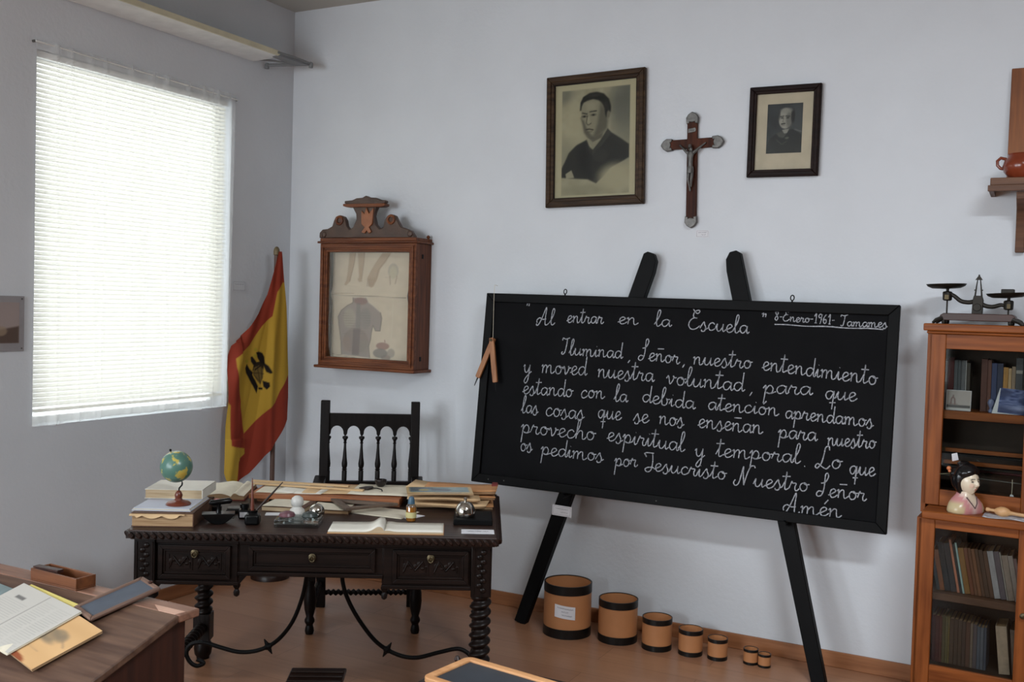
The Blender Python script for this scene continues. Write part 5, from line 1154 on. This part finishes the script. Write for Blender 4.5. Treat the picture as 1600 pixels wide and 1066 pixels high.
# rotation by +lean about y tilts the top to the right; the row leans left, so the angle is negative
def leanrow(row, z, u, deg, v, lab, group, d=.14):
    prev = None; a = math.radians(deg)
    for nm, w, h, c, s_ in row:
        bk(u, v, z+.0006, w, h, d, c, -deg, f'{nm} book {lab}'+(f', right of the {prev} one' if prev else ', first on the left'), group, stripe=s_ or None)
        prev = nm; u += w/math.cos(a)+.0004
    return u
leanrow(ROW2, .495, .066, 11, .085, 'leaning on the shelf below the bust', 'leaning books on the shelf below the bust')
ROW3 = [('maroon', .012, .190, (84, 40, 40), 0), ('wine-red', .014, .188, (96, 44, 40), 0), ('brick-red', .010, .186, (104, 52, 42), 0), ('olive', .012, .192, (92, 78, 46), 0), ('khaki', .010, .190, (104, 92, 56), 0), ('mustard', .005, .190, (128, 108, 60), 0), ('walnut-brown', .016, .186, (74, 52, 36), 0), ('earth-brown', .015, .186, (68, 48, 34), 0), ('bark-brown', .014, .184, (72, 52, 38), 0), ('coffee', .014, .182, (66, 46, 36), 0), ('copper-brown', .016, .182, (84, 54, 40), 0), ('taupe', .010, .180, (110, 94, 82), 0), ('plum-grey', .014, .178, (84, 74, 78), 0), ('steel-blue', .012, .172, (78, 84, 96), 0), ('blue-grey', .012, .170, (86, 90, 100), 0), ('navy-grey', .010, .172, (62, 68, 82), 0)]
u = leanrow(ROW3, .198, .056, 0.6, .095, 'standing on the bottom shelf', 'upright books on the bottom shelf')
bk(u+.048, .085, .199, .040, .190, .14, (168, 146, 126), -6, 'wide pale tan book leaning left on the bottom shelf', 'upright books on the bottom shelf')
bk(u+.092, .10, .199, .022, .180, .14, (122, 104, 94), -4, 'dull brown book right of the wide pale tan one', 'upright books on the bottom shelf')
ROW1 = [('grey', .010, .200, (112, 104, 104), 0), ('crimson', .024, .215, (92, 34, 36), 0), ('gunmetal', .014, .205, (88, 94, 100), 0), ('lead-grey', .012, .205, (78, 84, 90), 0), ('pewter-grey', .016, .205, (96, 98, 102), 0), ('white', .004, .205, (180, 180, 180), 0), ('dark-olive', .014, .195, (52, 44, 34), 0)]
u = leanrow(ROW1, 1.224, .046, 0.3, .215, 'standing behind the small white card', 'books on the top shelf', .09)
ROW0 = [('brown-red', .024, .215, (82, 44, 34), 0), ('reddish', .014, .212, (96, 56, 44), 0), ('royal-blue', .020, .200, (48, 60, 98), 0), ('navy', .022, .200, (40, 46, 72), 0), ('ochre', .018, .185, (170, 124, 62), 0), ('sand', .012, .182, (180, 150, 110), 0), ('light-brown', .014, .190, (138, 118, 98), 0), ('dark-grey', .026, .225, (72, 74, 78), (150, 146, 140)), ('black-brown', .024, .215, (46, 38, 34), 0)]
leanrow(ROW0, 1.224, u+.040, 0.3, .215, 'standing behind the blue picture', 'books on the top shelf', .09)
# cards and sticks in the upper part
def postA(X, Y):
    im = np.ones(X.shape+(3,))*np.array([176, 166, 162.]); im = lay(im, pol(X, Y, [(0, 76), (100, 76), (100, 90), (0, 90)], 4), (74, 66, 66)); im = lay(im, pol(X, Y, [(0, 92), (100, 92), (100, 101), (0, 101)], 3), (200, 196, 194))
    im = lay(im, lineD(X, Y, [(18, 72), (20, 44), (26, 34), (33, 44), (35, 72)], 3, 4), (120, 88, 84), .9); im = lay(im, ell(X, Y, 27, 28, 3, 5, 3), (110, 84, 80), .8); im = lay(im, lineD(X, Y, [(10, 70), (46, 72)], 1.6, 4), (130, 100, 96), .8); return im
t = thing('photo_card', 'small whitish photo card standing on the top shelf of the bookcase', 'picture', cbp(.058, .180, 1.2245), 0, rot=(math.radians(-8), 0, CA))
box(0, .094, 0, .0015, 0, .083).build('card', M['card'], t); picture('printed_photo', .09, .079, 40, 36, (0, 100, 0, 101), postA, M['gloss'], t, (.002, -.0006, .002))
def postB(X, Y):
    n = vnoise(X*1.6, Y*3, 14, 9)
    im = np.ones(X.shape+(3,))*np.array([92, 104, 150.])+((n-.5)*90)[..., None]
    im = lay(im, pol(X, Y, [(0, 72), (100, 72), (100, 101), (0, 101)], 14), (58, 66, 104), .8); im = lay(im, ell(X, Y, 60, 76, 40, 10, 14), (170, 178, 214), .8); im = lay(im, pol(X, Y, [(40, 42), (70, 20), (100, 44), (80, 56), (50, 58)], 10), (60, 72, 112), .8); im = lay(im, ell(X, Y, 10, 20, 16, 16, 14), (56, 64, 100), .7); return im
t = thing('photo_card', 'blue landscape picture with white border leaning on the top shelf', 'picture', cbp(.231, .170, 1.2245), 0, rot=(math.radians(-24), math.radians(3.5), CA))
MB().prism([(0, 0), (.20, 0), (.20, .118), (.018, .118)], 0, .0015, 'y').build('card', M['card'], t)
picture('printed_photo', .172, .106, 60, 40, (0, 100, 0, 101), postB, M['gloss'], t, (.020, -.0006, .006))
t = thing('wall_tape', 'small bluish ornament beside the blue picture on the top shelf', 'ornament', cbp(.225, .19, 1.2245), CA)
MB().lathe([(.008, 0), (.010, .006), (.004, .016), (.010, .030), (.013, .040), (.009, .052), (.002, .056)], 18).build('ornament', mat('pale_blue_glass', (122, 132, 168), .3), t)
for nm, lb, v, z, x0, rr, mm in (('measuring_stick', 'upper ochre wooden measuring stick behind the upper glass door', .20, 1.058, .048, .0085, 'orange'), ('measuring_stick', 'lower ochre wooden measuring stick behind the head of the bust', .17, 1.012, .048, .008, 'orange')):
    t = thing(nm, lb, 'measuring stick', cbp(x0, v, z), CA, 'measuring sticks in the bookcase')
    MB().box(0, .66, -.006, .006, -.008, .008).build('stick', M['honeyx'], t, bevel=.001)
    for x in (.002, .646): MB().box(x, x+.012, -.0065, .0065, -.0085, .0085).build('brass_tip', M['brass'], t)
t = thing('stick_rack', 'dark rack holding the measuring sticks in the upper cupboard', 'rack', cbp(.02, .16, .881), CA)
for x in (.006, .735):
    MB().box(x, x+.014, .0, .09, 0, .235).build('upright', M['iron'], t)
for z, y0, y1 in ((.160, .03, .06), (.114, .0, .03), (.085, .05, .075)): MB().box(.006, .749, y0, y1, z-.005 if z != .085 else z, z+.004).build('rail', M['iron'], t)
t = thing('pointer_rod', 'dark red pointer rod behind the bust in the upper cupboard', 'rod', cbp(.052, .225, .9763), CA)
MB().tube([(0, 0, 0), (.65, 0, 0)], .0058, 12).build('rod', mat('maroon_lacquer', (92, 30, 44), .35), t)
for x in (0, .65): MB().ball((x, 0, 0), .0075, 12, 8).build('tip', M['brass'], t)
t = thing('hanging_tag', 'small white tag on a thread behind the upper glass door', 'tag', cbp(.318, .150, .881), CA)
MB().prism([(-.012, 0), (.012, 0), (.006, .024), (-.004, .026)], -.001, .001, 'y').build('tag', M['card'], t); MB().tube([(0, 0, .024), (.001, 0, .06), (0, .004, .085)], .0012, 6).build('thread', M['page'], t)
t = thing('glass_rod', 'thin glass rod lying behind the bust in the upper cupboard', 'rod', cbp(.05, .195, .952), CA)
MB().tube([(0, 0, 0), (.30, 0, -.006)], .0028, 8).build('rod', M['pewter'], t)
# ------------------------------------------------------------------ ceramic bust on the ledge
bu = thing('ceramic_bust', 'painted ceramic bust of a black-haired woman in a pink robe on the bookcase ledge', 'figurine', cbp(.163, .050, .832), CA+math.radians(52))
# local: face looks along -y
mb = MB(); lev = [(0, .074, .044, 0), (.006, .078, .047, 0), (.020, .077, .047, 0), (.038, .068, .045, .001), (.052, .055, .040, .003), (.062, .042, .035, .004), (.070, .033, .032, .004), (.085, .028, .028, .003)]
nn_ = 40
for z, rx, ry, oy in lev:
    for k in range(nn_):
        a = 2*PI*k/nn_; ex = .8
        mb.v.append((rx*math.copysign(abs(math.cos(a))**ex, math.cos(a)), oy+ry*math.copysign(abs(math.sin(a))**ex, math.sin(a)), z))
for i in range(len(lev)-1):
    for k in range(nn_): k2 = (k+1) % nn_; mb.f.append((i*nn_+k, i*nn_+k2, (i+1)*nn_+k2, (i+1)*nn_+k))
mb.f.append(tuple(range(nn_))[::-1])
cols = []
for x, y, z in mb.v:
    vneck = abs(x) < max(0, (z-.022))*.55 and y < 0
    c = (222, 205, 182) if vneck else ((196, 178, 140) if abs(x) > .050 and z < .040 else (200, 140, 140))
    if y < 0 and not vneck and abs(abs(x)-max(0, (z-.022))*.55-.006) < .006: c = (214, 186, 178)
    cols.append(c)
mb.build('robe_and_shoulders', M['gloss'], bu, colors=lina(np.array(cols)), angle=60)
# head with modelled face
NU, NV = 64, 56; hv = []; hc = []
HC = Vector((0, -.006, .124)); RX_, RY_, RZ_ = .0385, .0445, .0555
for j in range(NV+1):
    ph = PI*j/NV
    for i in range(NU):
        th = 2*PI*i/NU; dx, dy, dz = math.sin(ph)*math.sin(th), -math.sin(ph)*math.cos(th), math.cos(ph)
        x, y, z = dx*RX_, dy*RY_, dz*RZ_
        if dz < 0: x *= 1-.34*dz*dz; y *= 1-.10*dz*dz
        f = max(0, -dy)
        g = lambda cx, cz, sx, sz: math.exp(-((dx-cx)/sx)**2-((dz-cz)/sz)**2)*f
        y -= .012*g(0, -.14, .10, .16)+.006*g(0, .05, .09, .20)+.0055*g(0, -.47, .16, .07)+.005*g(0, -.78, .22, .13)
        y += .0056*(g(.33, .10, .16, .10)+g(-.33, .10, .16, .10))+.002*g(0, -.33, .2, .05)
        y -= .003*(g(.42, -.2, .2, .2)+g(-.42, -.2, .2, .2))
        hv.append((HC.x+x, HC.y+y, HC.z+z))
        c = np.array([226, 212, 188.])
        if f > .2:
            for s_ in (-1, 1):
                ex, ez = dx-s_*.36, dz-.10
                if abs(ex) < .15 and abs(ez) < .045: c = np.array([52, 44, 42.]) if abs(ex) < .07 else np.array([120, 110, 100.])
                b = dz-.27+.25*(ex)**2*4+.1*ex*s_
                if abs(ex) < .20 and abs(b) < .028: c = np.array([60, 54, 52.])
            if abs(dx) < .15 and abs(dz+.47) < .05: c = np.array([178, 84, 84.])
            for s_ in (-1, 1):
                if math.hypot((dx-s_*.48)/.2, (dz+.2)/.18) < 1 and c[0] > 200: c = np.array([226, 196, 174.])
        hc.append(c)
mb = MB(); mb.v = hv
mb.f = [(j*NU+i, j*NU+(i+1) % NU, (j+1)*NU+(i+1) % NU, (j+1)*NU+i) for j in range(NV) for i in range(NU)]
mb.build('head', M['gloss'], bu, colors=lina(np.array(hc)), angle=180)
hairm = mat('black_glazed_hair', (16, 15, 17), .22)
def hairfn(u, v):
    th = 2*PI*u; ph = PI*v*.86
    dx, dy, dz = math.sin(ph)*math.sin(th), -math.sin(ph)*math.cos(th), math.cos(ph)
    s = 1.16+.10*max(0, dz)+.12*abs(dx); front = max(0, -dy)
    if front > 0 and dz < .62-.25*abs(dx): s = 1.16-(.62-.25*abs(dx)-dz)*1.9*front
    return (dx*RX_*max(.3, s), HC.y+.004+dy*RY_*max(.3, s), HC.z+.003+dz*RZ_*max(.3, s))
mb = MB().grid(hairfn, 56, 40)
mb.ball((0, .016, .186), (.026, .028, .018), 22, 14).ball((0, .050, .142), (.030, .026, .034), 22, 14).ball((.032, .020, .124), (.015, .026, .032), 18, 12).ball((-.032, .020, .124), (.015, .026, .032), 18, 12)
mb.build('hair', hairm, bu, angle=60)
MB().prism([(-.013, 0), (.013, 0), (.011, .030), (-.011, .030)], -.002, .002, 'y', Matrix.Translation((-.016, .046, .200)) @ Matrix.Rotation(math.radians(-14), 4, 'Y') @ Matrix.Rotation(math.radians(-20), 4, 'Z')).build('hair_comb', M['card'], bu, bevel=.001)
MB().ball((-.036, .058, .168), (.009, .009, .009), 12, 8).ball((-.040, .050, .158), (.006, .006, .006), 10, 6).build('hair_flower', mat('orange_flower', (196, 118, 76), .4), bu)
MB().tube([(-.020, .060, .146), (-.062, .080, .142)], [.0022, .0014], 8).build('hairpin', mat('dull_green_pin', (92, 92, 66), .5), bu)
MB().tube([(-.026, -.028, .066), (-.014, -.043, .042), (0, -.0485, .024), (.014, -.043, .042), (.026, -.028, .066)], .0022, 8).build('robe_collar', mat('dark_collar_line', (90, 70, 72), .4), bu)
# wooden pestle-like rattle and doily on the ledge
t = thing('paper_doily', 'grey white lace paper doily hanging over the ledge beside the bust', 'doily', cbp(.325, .045, .8325), CA)
MB().grid(lambda u, v: ((u-.5)*.19, (v-.5)*.11-.012*math.sin(u*9), .0008+.0015*math.sin(u*22)*math.sin(v*9)), 24, 8).build('paper', mat('lace_paper', (176, 176, 182), .8, 0, .25, 60), t, solid=.0008)
t = thing('wooden_rattle', 'turned pale wooden rattle lying on the ledge beside the bust', 'rattle', cbp(.235, .055, .8530), CA)
MB().lathe([(.004, 0), (.008, .003), (.0085, .010), (.006, .018), (.0065, .032), (.012, .038), (.0195, .052), (.0205, .066), (.016, .080), (.009, .088), (.007, .100), (.0075, .150), (.005, .160)], 24, Matrix.Rotation(PI/2+.06, 4, 'Y') @ Matrix.Rotation(0, 4, 'X')).build('body', mat('pale_turned_wood', (194, 150, 104), .45, 0, .12, 20), t)
# ------------------------------------------------------------------ balance scale on top
bs = thing('balance_scale', 'old dark iron balance scale with two pans on top of the bookcase', 'scale', cbp(.160, .20, 1.579), CA)
sm = mat('dark_scale_iron', (38, 34, 28), .5, .5, .25, 30); wm = wood('scale_base_wood', (70, 44, 36), (46, 28, 24), 'x', .45)
MB().prism([(-.142, .014), (.148, .014), (.140, .036), (.130, .044), (-.122, .044), (-.134, .036)], -.055, .055, 'y').build('base', wm, bs, bevel=.003)
for x in (-.150, .156):
    for y in (-.052, .052):
        s_ = -1 if x < 0 else 1
        MB().tube([(x-s_*.025, y, .024), (x, y, .014), (x+s_*.010, y, .004), (x+s_*.014, y, .0035)], [.010, .008, .006, .005], 8).build('foot', sm, bs)
for x, y in ((-.12, -.05), (.125, -.05), (-.12, .05), (.125, .05)): MB().lathe([(.007, 0), (.009, .006), (.009, .014)], 12, None, (x, y, 0)).build('foot_pad', sm, bs)
MB().prism([(-.022, .042), (.018, .042), (.020, .10), (.014, .118), (-.016, .118), (-.020, .10)], -.012, .012, 'y').lathe([(.016, 0), (.016, .030)], 16, Matrix.Translation((-.002, .015, .07)) @ Matrix.Rotation(PI/2, 4, 'X')).build('pillar', sm, bs, bevel=.002)
mb = MB()
for s_ in (-1, 1): mb.tube([(s_*.013, 0, .112), (s_*.010, 0, .140), (s_*.008, 0, .160), (s_*.005, 0, .185)], [.0035, .003, .0025, .002], 8)
mb.prism([(-.014, .182), (.014, .182), (.002, .200), (-.002, .200)], -.004, .004, 'y').ball((0, 0, .201), .0035, 10, 6).box(-.016, -.008, -.004, .004, .138, .143).box(.008, .016, -.004, .004, .138, .143)
mb.build('pointer_fork', sm, bs)
bp_ = smooth_line([(-.118, .124), (-.095, .118), (-.065, .095), (-.035, .090), (-.005, .094), (.025, .078), (.055, .074), (.085, .082), (.112, .076)], 5)
MB().tube([(a, 0, b) for a, b in bp_], [.0075+.002*math.sin(PI*i/(len(bp_)-1)) for i in range(len(bp_))], 10).build('beam', sm, bs)
for x, z, zt in ((-.117, .095, .140), (.112, .062, .106)):
    MB().lathe([(.012, z), (.018, z+.004), (.019, z+.034), (.016, z+.038), (.006, z+.040), (.006, zt+.006)], 18, None, (x, 0, 0)).build('bearing', sm, bs)
    MB().tube([(x, 0, .040), (x, 0, z+.004)], .0032, 8).build('guide_rod', sm, bs)
    MB().box(x-.008 if x < 0 else x-.004, x+.008, -.021, -.017, z+.006, z+.024).build('brass_plate', M['brass'], bs)
    pz = zt+.004
    MB().lathe([(.010, pz), (.055, pz+.003), (.072, pz+.011), (.078, pz+.020), (.074, pz+.020), (.066, pz+.012), (.02, pz+.007), (.001, pz+.006)], 40, Matrix.Translation((x, 0, 0)) @ Matrix.Rotation(math.radians(-2 if x < 0 else -3), 4, 'Y'), cap=False).build('pan', sm, bs)
t = thing('scale_weight', 'dark block weight lying in the right pan of the balance scale', 'weight', cbp(.160+.108, .20, 1.579+.120), CA)
MB().box(-.024, .024, -.022, .022, 0, .026).build('block', sm, t, bevel=.003)
t = thing('scale_weight', 'flat dark plate lying in the left pan of the balance scale', 'weight', cbp(.160-.120, .20, 1.579+.154), CA)
MB().lathe([(.046, 0), (.048, .003), (.046, .010), (.001, .011)], 28).build('plate', sm, t)
# ================================================================== school desk in the left foreground
SL = .33
def slz(y): return .735+(SL*(y-1.96) if y < 1.96 else 0)
sd = thing('school_desk', 'worn sloped wooden school desk in the left foreground', 'school desk', (-2.03, 1.96, 0))
MB().prism([(.0, .712), (.075, .712), (.075, .735), (0, .735)], -.93, .0, 'x').build('flat_ledge', wood('pale_worn_ledge', (150, 110, 90), (108, 76, 60), 'x', .55), sd, bevel=.004)
MB().prism([(-.002, .735), (-.002, .713), (-.56, .713-.558*SL), (-.56, .735-.558*SL)], -.93, .0, 'x').build('sloped_lid', M['deskw'], sd, bevel=.004)
for x in (-.925, -.062):
    MB().prism([(.06, 0), (.06, .712), (0, .712), (-.54, .712-.54*SL), (-.54, .45), (-.40, .30), (-.40, 0)], x, x+.024, 'x').build('side_panel', M['deskside'], sd, bevel=.003)
MB().box(-.92, -.045, .045, .06, .45, .712).box(-.92, -.02, -.52, -.50, .42, .53).build('apron_board', M['deskside'], sd)
MB().box(-.92, -.045, -.40, .06, .05, .09).build('foot_rail', M['deskside'], sd)
MB().prism([(-.125, .030), (-.008, .030), (-.012, -.003), (-.075, -.003)], .7345, .7358, 'z').build('pale_patch', mat('bare_pale_wood', (206, 164, 142), .6, 0, .06, 20), sd)
SR = math.atan(SL)
def ons(x, y, off=0): return (x, y, slz(y)+off)
def slab(name, label, cat, x, y, off, ang, group=None):
    t = thing(name, label, cat, (x, y, slz(y)+off/math.cos(SR)), 0, group)
    t.rotation_euler = (Matrix.Rotation(SR, 3, 'X') @ Matrix.Rotation(math.radians(ang), 3, 'Z')).to_euler(); return t
# pencil box on the ledge
t = thing('pencil_box', 'open orange-brown wooden pencil box on the school desk', 'pencil box', (-2.648, 1.963, .7355), math.radians(-2))
MB().box(0, .21, 0, .068, 0, .005).box(0, .21, 0, .006, .005, .036).box(0, .21, .062, .068, .005, .036).box(0, .006, .006, .062, .005, .036).box(.204, .21, .006, .062, .005, .036).build('box', M['pencilbox'], t, bevel=.0015)
MB().box(-.004, .10, .012, .034, .030, .039, Matrix.Rotation(math.radians(4), 4, 'Z')).build('sliding_lid', M['deskside'], t)
t = slab('booklet', 'blue-green booklet under the newspaper near the pencil box', 'booklet', -2.80, 1.80, .0008, -6)
MB().box(0, .33, 0, .125, 0, .005).build('pages', M['edge'], t); MB().box(-.001, .331, -.001, .126, .005, .0065).build('cover', mat('blue_green_cover', (112, 126, 126), .6, 0, .2, 18), t)
t = slab('exercise_book', 'tan exercise book with a faint grey drawing, under the newspaper', 'book', -2.552, 1.729, .0082, -14)
def tan(X, Y):
    im = np.ones(X.shape+(3,))*np.array([206, 166, 118.])+((vnoise(X, Y, 20, 4)-.5)*12)[..., None]
    for c in ((66, 46, 14, 11), (74, 38, 9, 8), (58, 54, 8, 6), (82, 42, 5, 8), (71, 56, 9, 4)): im = lay(im, ell(X, Y, *c, 6), (128, 114, 94), .7)
    im = lay(im, lineD(X, Y, [(80, 40), (94, 52)], 1, 3), (140, 120, 98), .6); im = lay(im, lineD(X, Y, [(20, 72), (80, 76)], .8, 3), (150, 124, 96), .4); im = lay(im, ell(X, Y, 66, 99, 16, 7, 3), (134, 66, 40), .9); return im
MB().box(0, .35, 0, .19, 0, .0065).build('pages', M['edge'], t)
picture('cover_drawing', .352, .192, 80, 46, (0, 100, 0, 100), tan, M['print'], t, (-.001, -.001, .0072), (-PI/2, 0, 0))
t = slab('yellow_paper', 'yellow sheet peeping out from under the newspaper', 'paper', -2.615, 1.742, .0165, -8)
MB().box(0, .245, 0, .192, 0, .0008).build('sheet', mat('yellow_paper_sheet', (208, 192, 110), .85), t)
def news(X, Y):
    im = np.ones(X.shape+(3,))*np.array([188, 184, 176.])
    im = lay(im, pol(X, Y, [(16, 20), (30, 20), (30, 26), (16, 26)], 2), (96, 94, 92), .8); im = lay(im, lineD(X, Y, [(50, 2), (50, 98)], .5, 1.5), (120, 116, 112), .8)
    for r in range(22):
        y = 12+r*3.8
        for x0 in (55, 77): im = lay(im, lineD(X, Y, [(x0, y), (x0+19-(r*7 % 5), y)], .3, 1.6), (140, 138, 134), .5)
        if r > 4: im = lay(im, lineD(X, Y, [(6, y), (45-(r*5 % 4), y)], .3, 1.6), (146, 144, 140), .45)
    return im
t = slab('newspaper', 'old greyish newspaper lying on the school desk in the foreground', 'newspaper', -2.646, 1.718, .0190, -10)
MB().box(0, .322, -.004, .212, -.0008, .0008).box(0, .319, .0, .208, .0012, .0024).build('under_pages', M['page'], t)
picture('printed_sheet', .32, .21, 110, 80, (0, 100, 0, 100), news, M['print'], t, (0, 0, .0034), (-PI/2, 0, 0), curve=lambda u, v: -.0012*math.sin(u*5)*v-.001*(u > .9)*(u-.9)*40*.1)
# framed slate lying across the edge of the ledge
ex = Vector((.30, .93, .255)).normalized(); ey = Vector((-.92, .37, .10)); ey = (ey-ex*ey.dot(ex)).normalized(); ez = ex.cross(ey)
t = thing('framed_slate', 'small grey framed writing slate lying on the left foreground school desk', 'slate', (-2.240, 1.846, .7080))
t.rotation_euler = Matrix((ex, ey, ez)).transposed().to_euler()
MX = Matrix(((1, 0, 0, 0), (0, 0, 1, 0), (0, 1, 0, 0), (0, 0, 0, 1)))
MB().box(.012, .193, .010, .104, .003, .008).build('slate_panel', M['slate'], t)
rectframe(MB(), 0, .205, 0, .114, .014, 0, .012, MX).build('frame', M['slframe'], t, bevel=.004)
MB().lathe([(.005, 0), (.007, .005), (.003, .008)], 12, None, (.198, .048, .011)).build('cord_knob', M['deskside'], t)
# ================================================================== slate on another school desk, bottom centre
sd2 = thing('school_desk', 'dark rounded edge of a wooden school desk at the bottom centre', 'school desk', (-1.29, 2.20, 0))
rc = .10; P_ = [(0, -.65), (.85, -.65), (.85, 0)]+[(rc-rc*math.sin(PI/2*k/8), -(rc-rc*math.cos(PI/2*k/8))) for k in range(9)]
MB().prism(P_, .665, .689, 'z').build('top', M['dark'], sd2, bevel=.006)
for x in (.10, .73): MB().box(x, x+.03, -.60, -.12, 0, .666).build('side_panel', M['deskside'], sd2, bevel=.003)
MB().box(.13, .73, -.14, -.12, .50, .666).build('back_board', M['deskside'], sd2)
t = thing('framed_slate', 'framed dark slate with light wooden frame and rounded corners at the bottom edge', 'slate', (-1.252, 2.188, .6905), math.radians(-8))
def rr(x0, x1, y0, y1, r):
    o = []
    for cx, cy, a0 in ((x1-r, y1-r, 0), (x0+r, y1-r, 90), (x0+r, y0+r, 180), (x1-r, y0+r, 270)):
        o += [(cx+r*math.cos(math.radians(a0+90*k/6)), cy+r*math.sin(math.radians(a0+90*k/6))) for k in range(7)]
    return o
A_ = rr(0, .36, -.185, 0, .022); B_ = rr(.022, .338, -.163, -.022, .003); n_ = len(A_); mb = MB()
for z0 in (0,):
    vs = [(x, y, 0) for x, y in A_]+[(x, y, .013) for x, y in A_]+[(x, y, .013) for x, y in B_]+[(x, y, 0) for x, y in B_]
    mb.add(vs, [(k+o*n_, (k+1) % n_+o*n_, (k+1) % n_+((o+1) % 4)*n_, k+((o+1) % 4)*n_) for o in range(4) for k in range(n_)])
mb.build('frame', M['slframeB'], t, bevel=.002)
MB().box(.020, .340, -.165, -.020, .003, .008).build('slate_panel', M['slatedark'], t)
MB().lathe([(.006, 0), (.009, .006), (.004, .014)], 12, None, (.014, -.028, .6892)).build('knob', M['dark'], sd2)
# ================================================================== small dark footstool
fs = thing('footstool', 'small dark ridged wooden footstool on the floor in front of the desk', 'footstool', (-2.247, 2.828, 0), math.radians(31))
MB().box(-.10, .10, -.12, .07, .235, .252).build('top', M['dark'], fs, bevel=.004)
for y in (-.075, -.03, .015): MB().box(-.095, .095, y, y+.012, .252, .258).build('ridge', M['dark'], fs, bevel=.003)
MB().box(-.09, .09, -.11, .06, .18, .235).build('frieze', M['dark'], fs, bevel=.002)
for x in (-.075, .075):
    for y in (-.095, .045): MB().lathe([(.010, 0), (.016, .02), (.012, .05), (.020, .09), (.014, .14), (.016, .182)], 16, None, (x, y, 0)).build('leg', M['darkz'], fs)
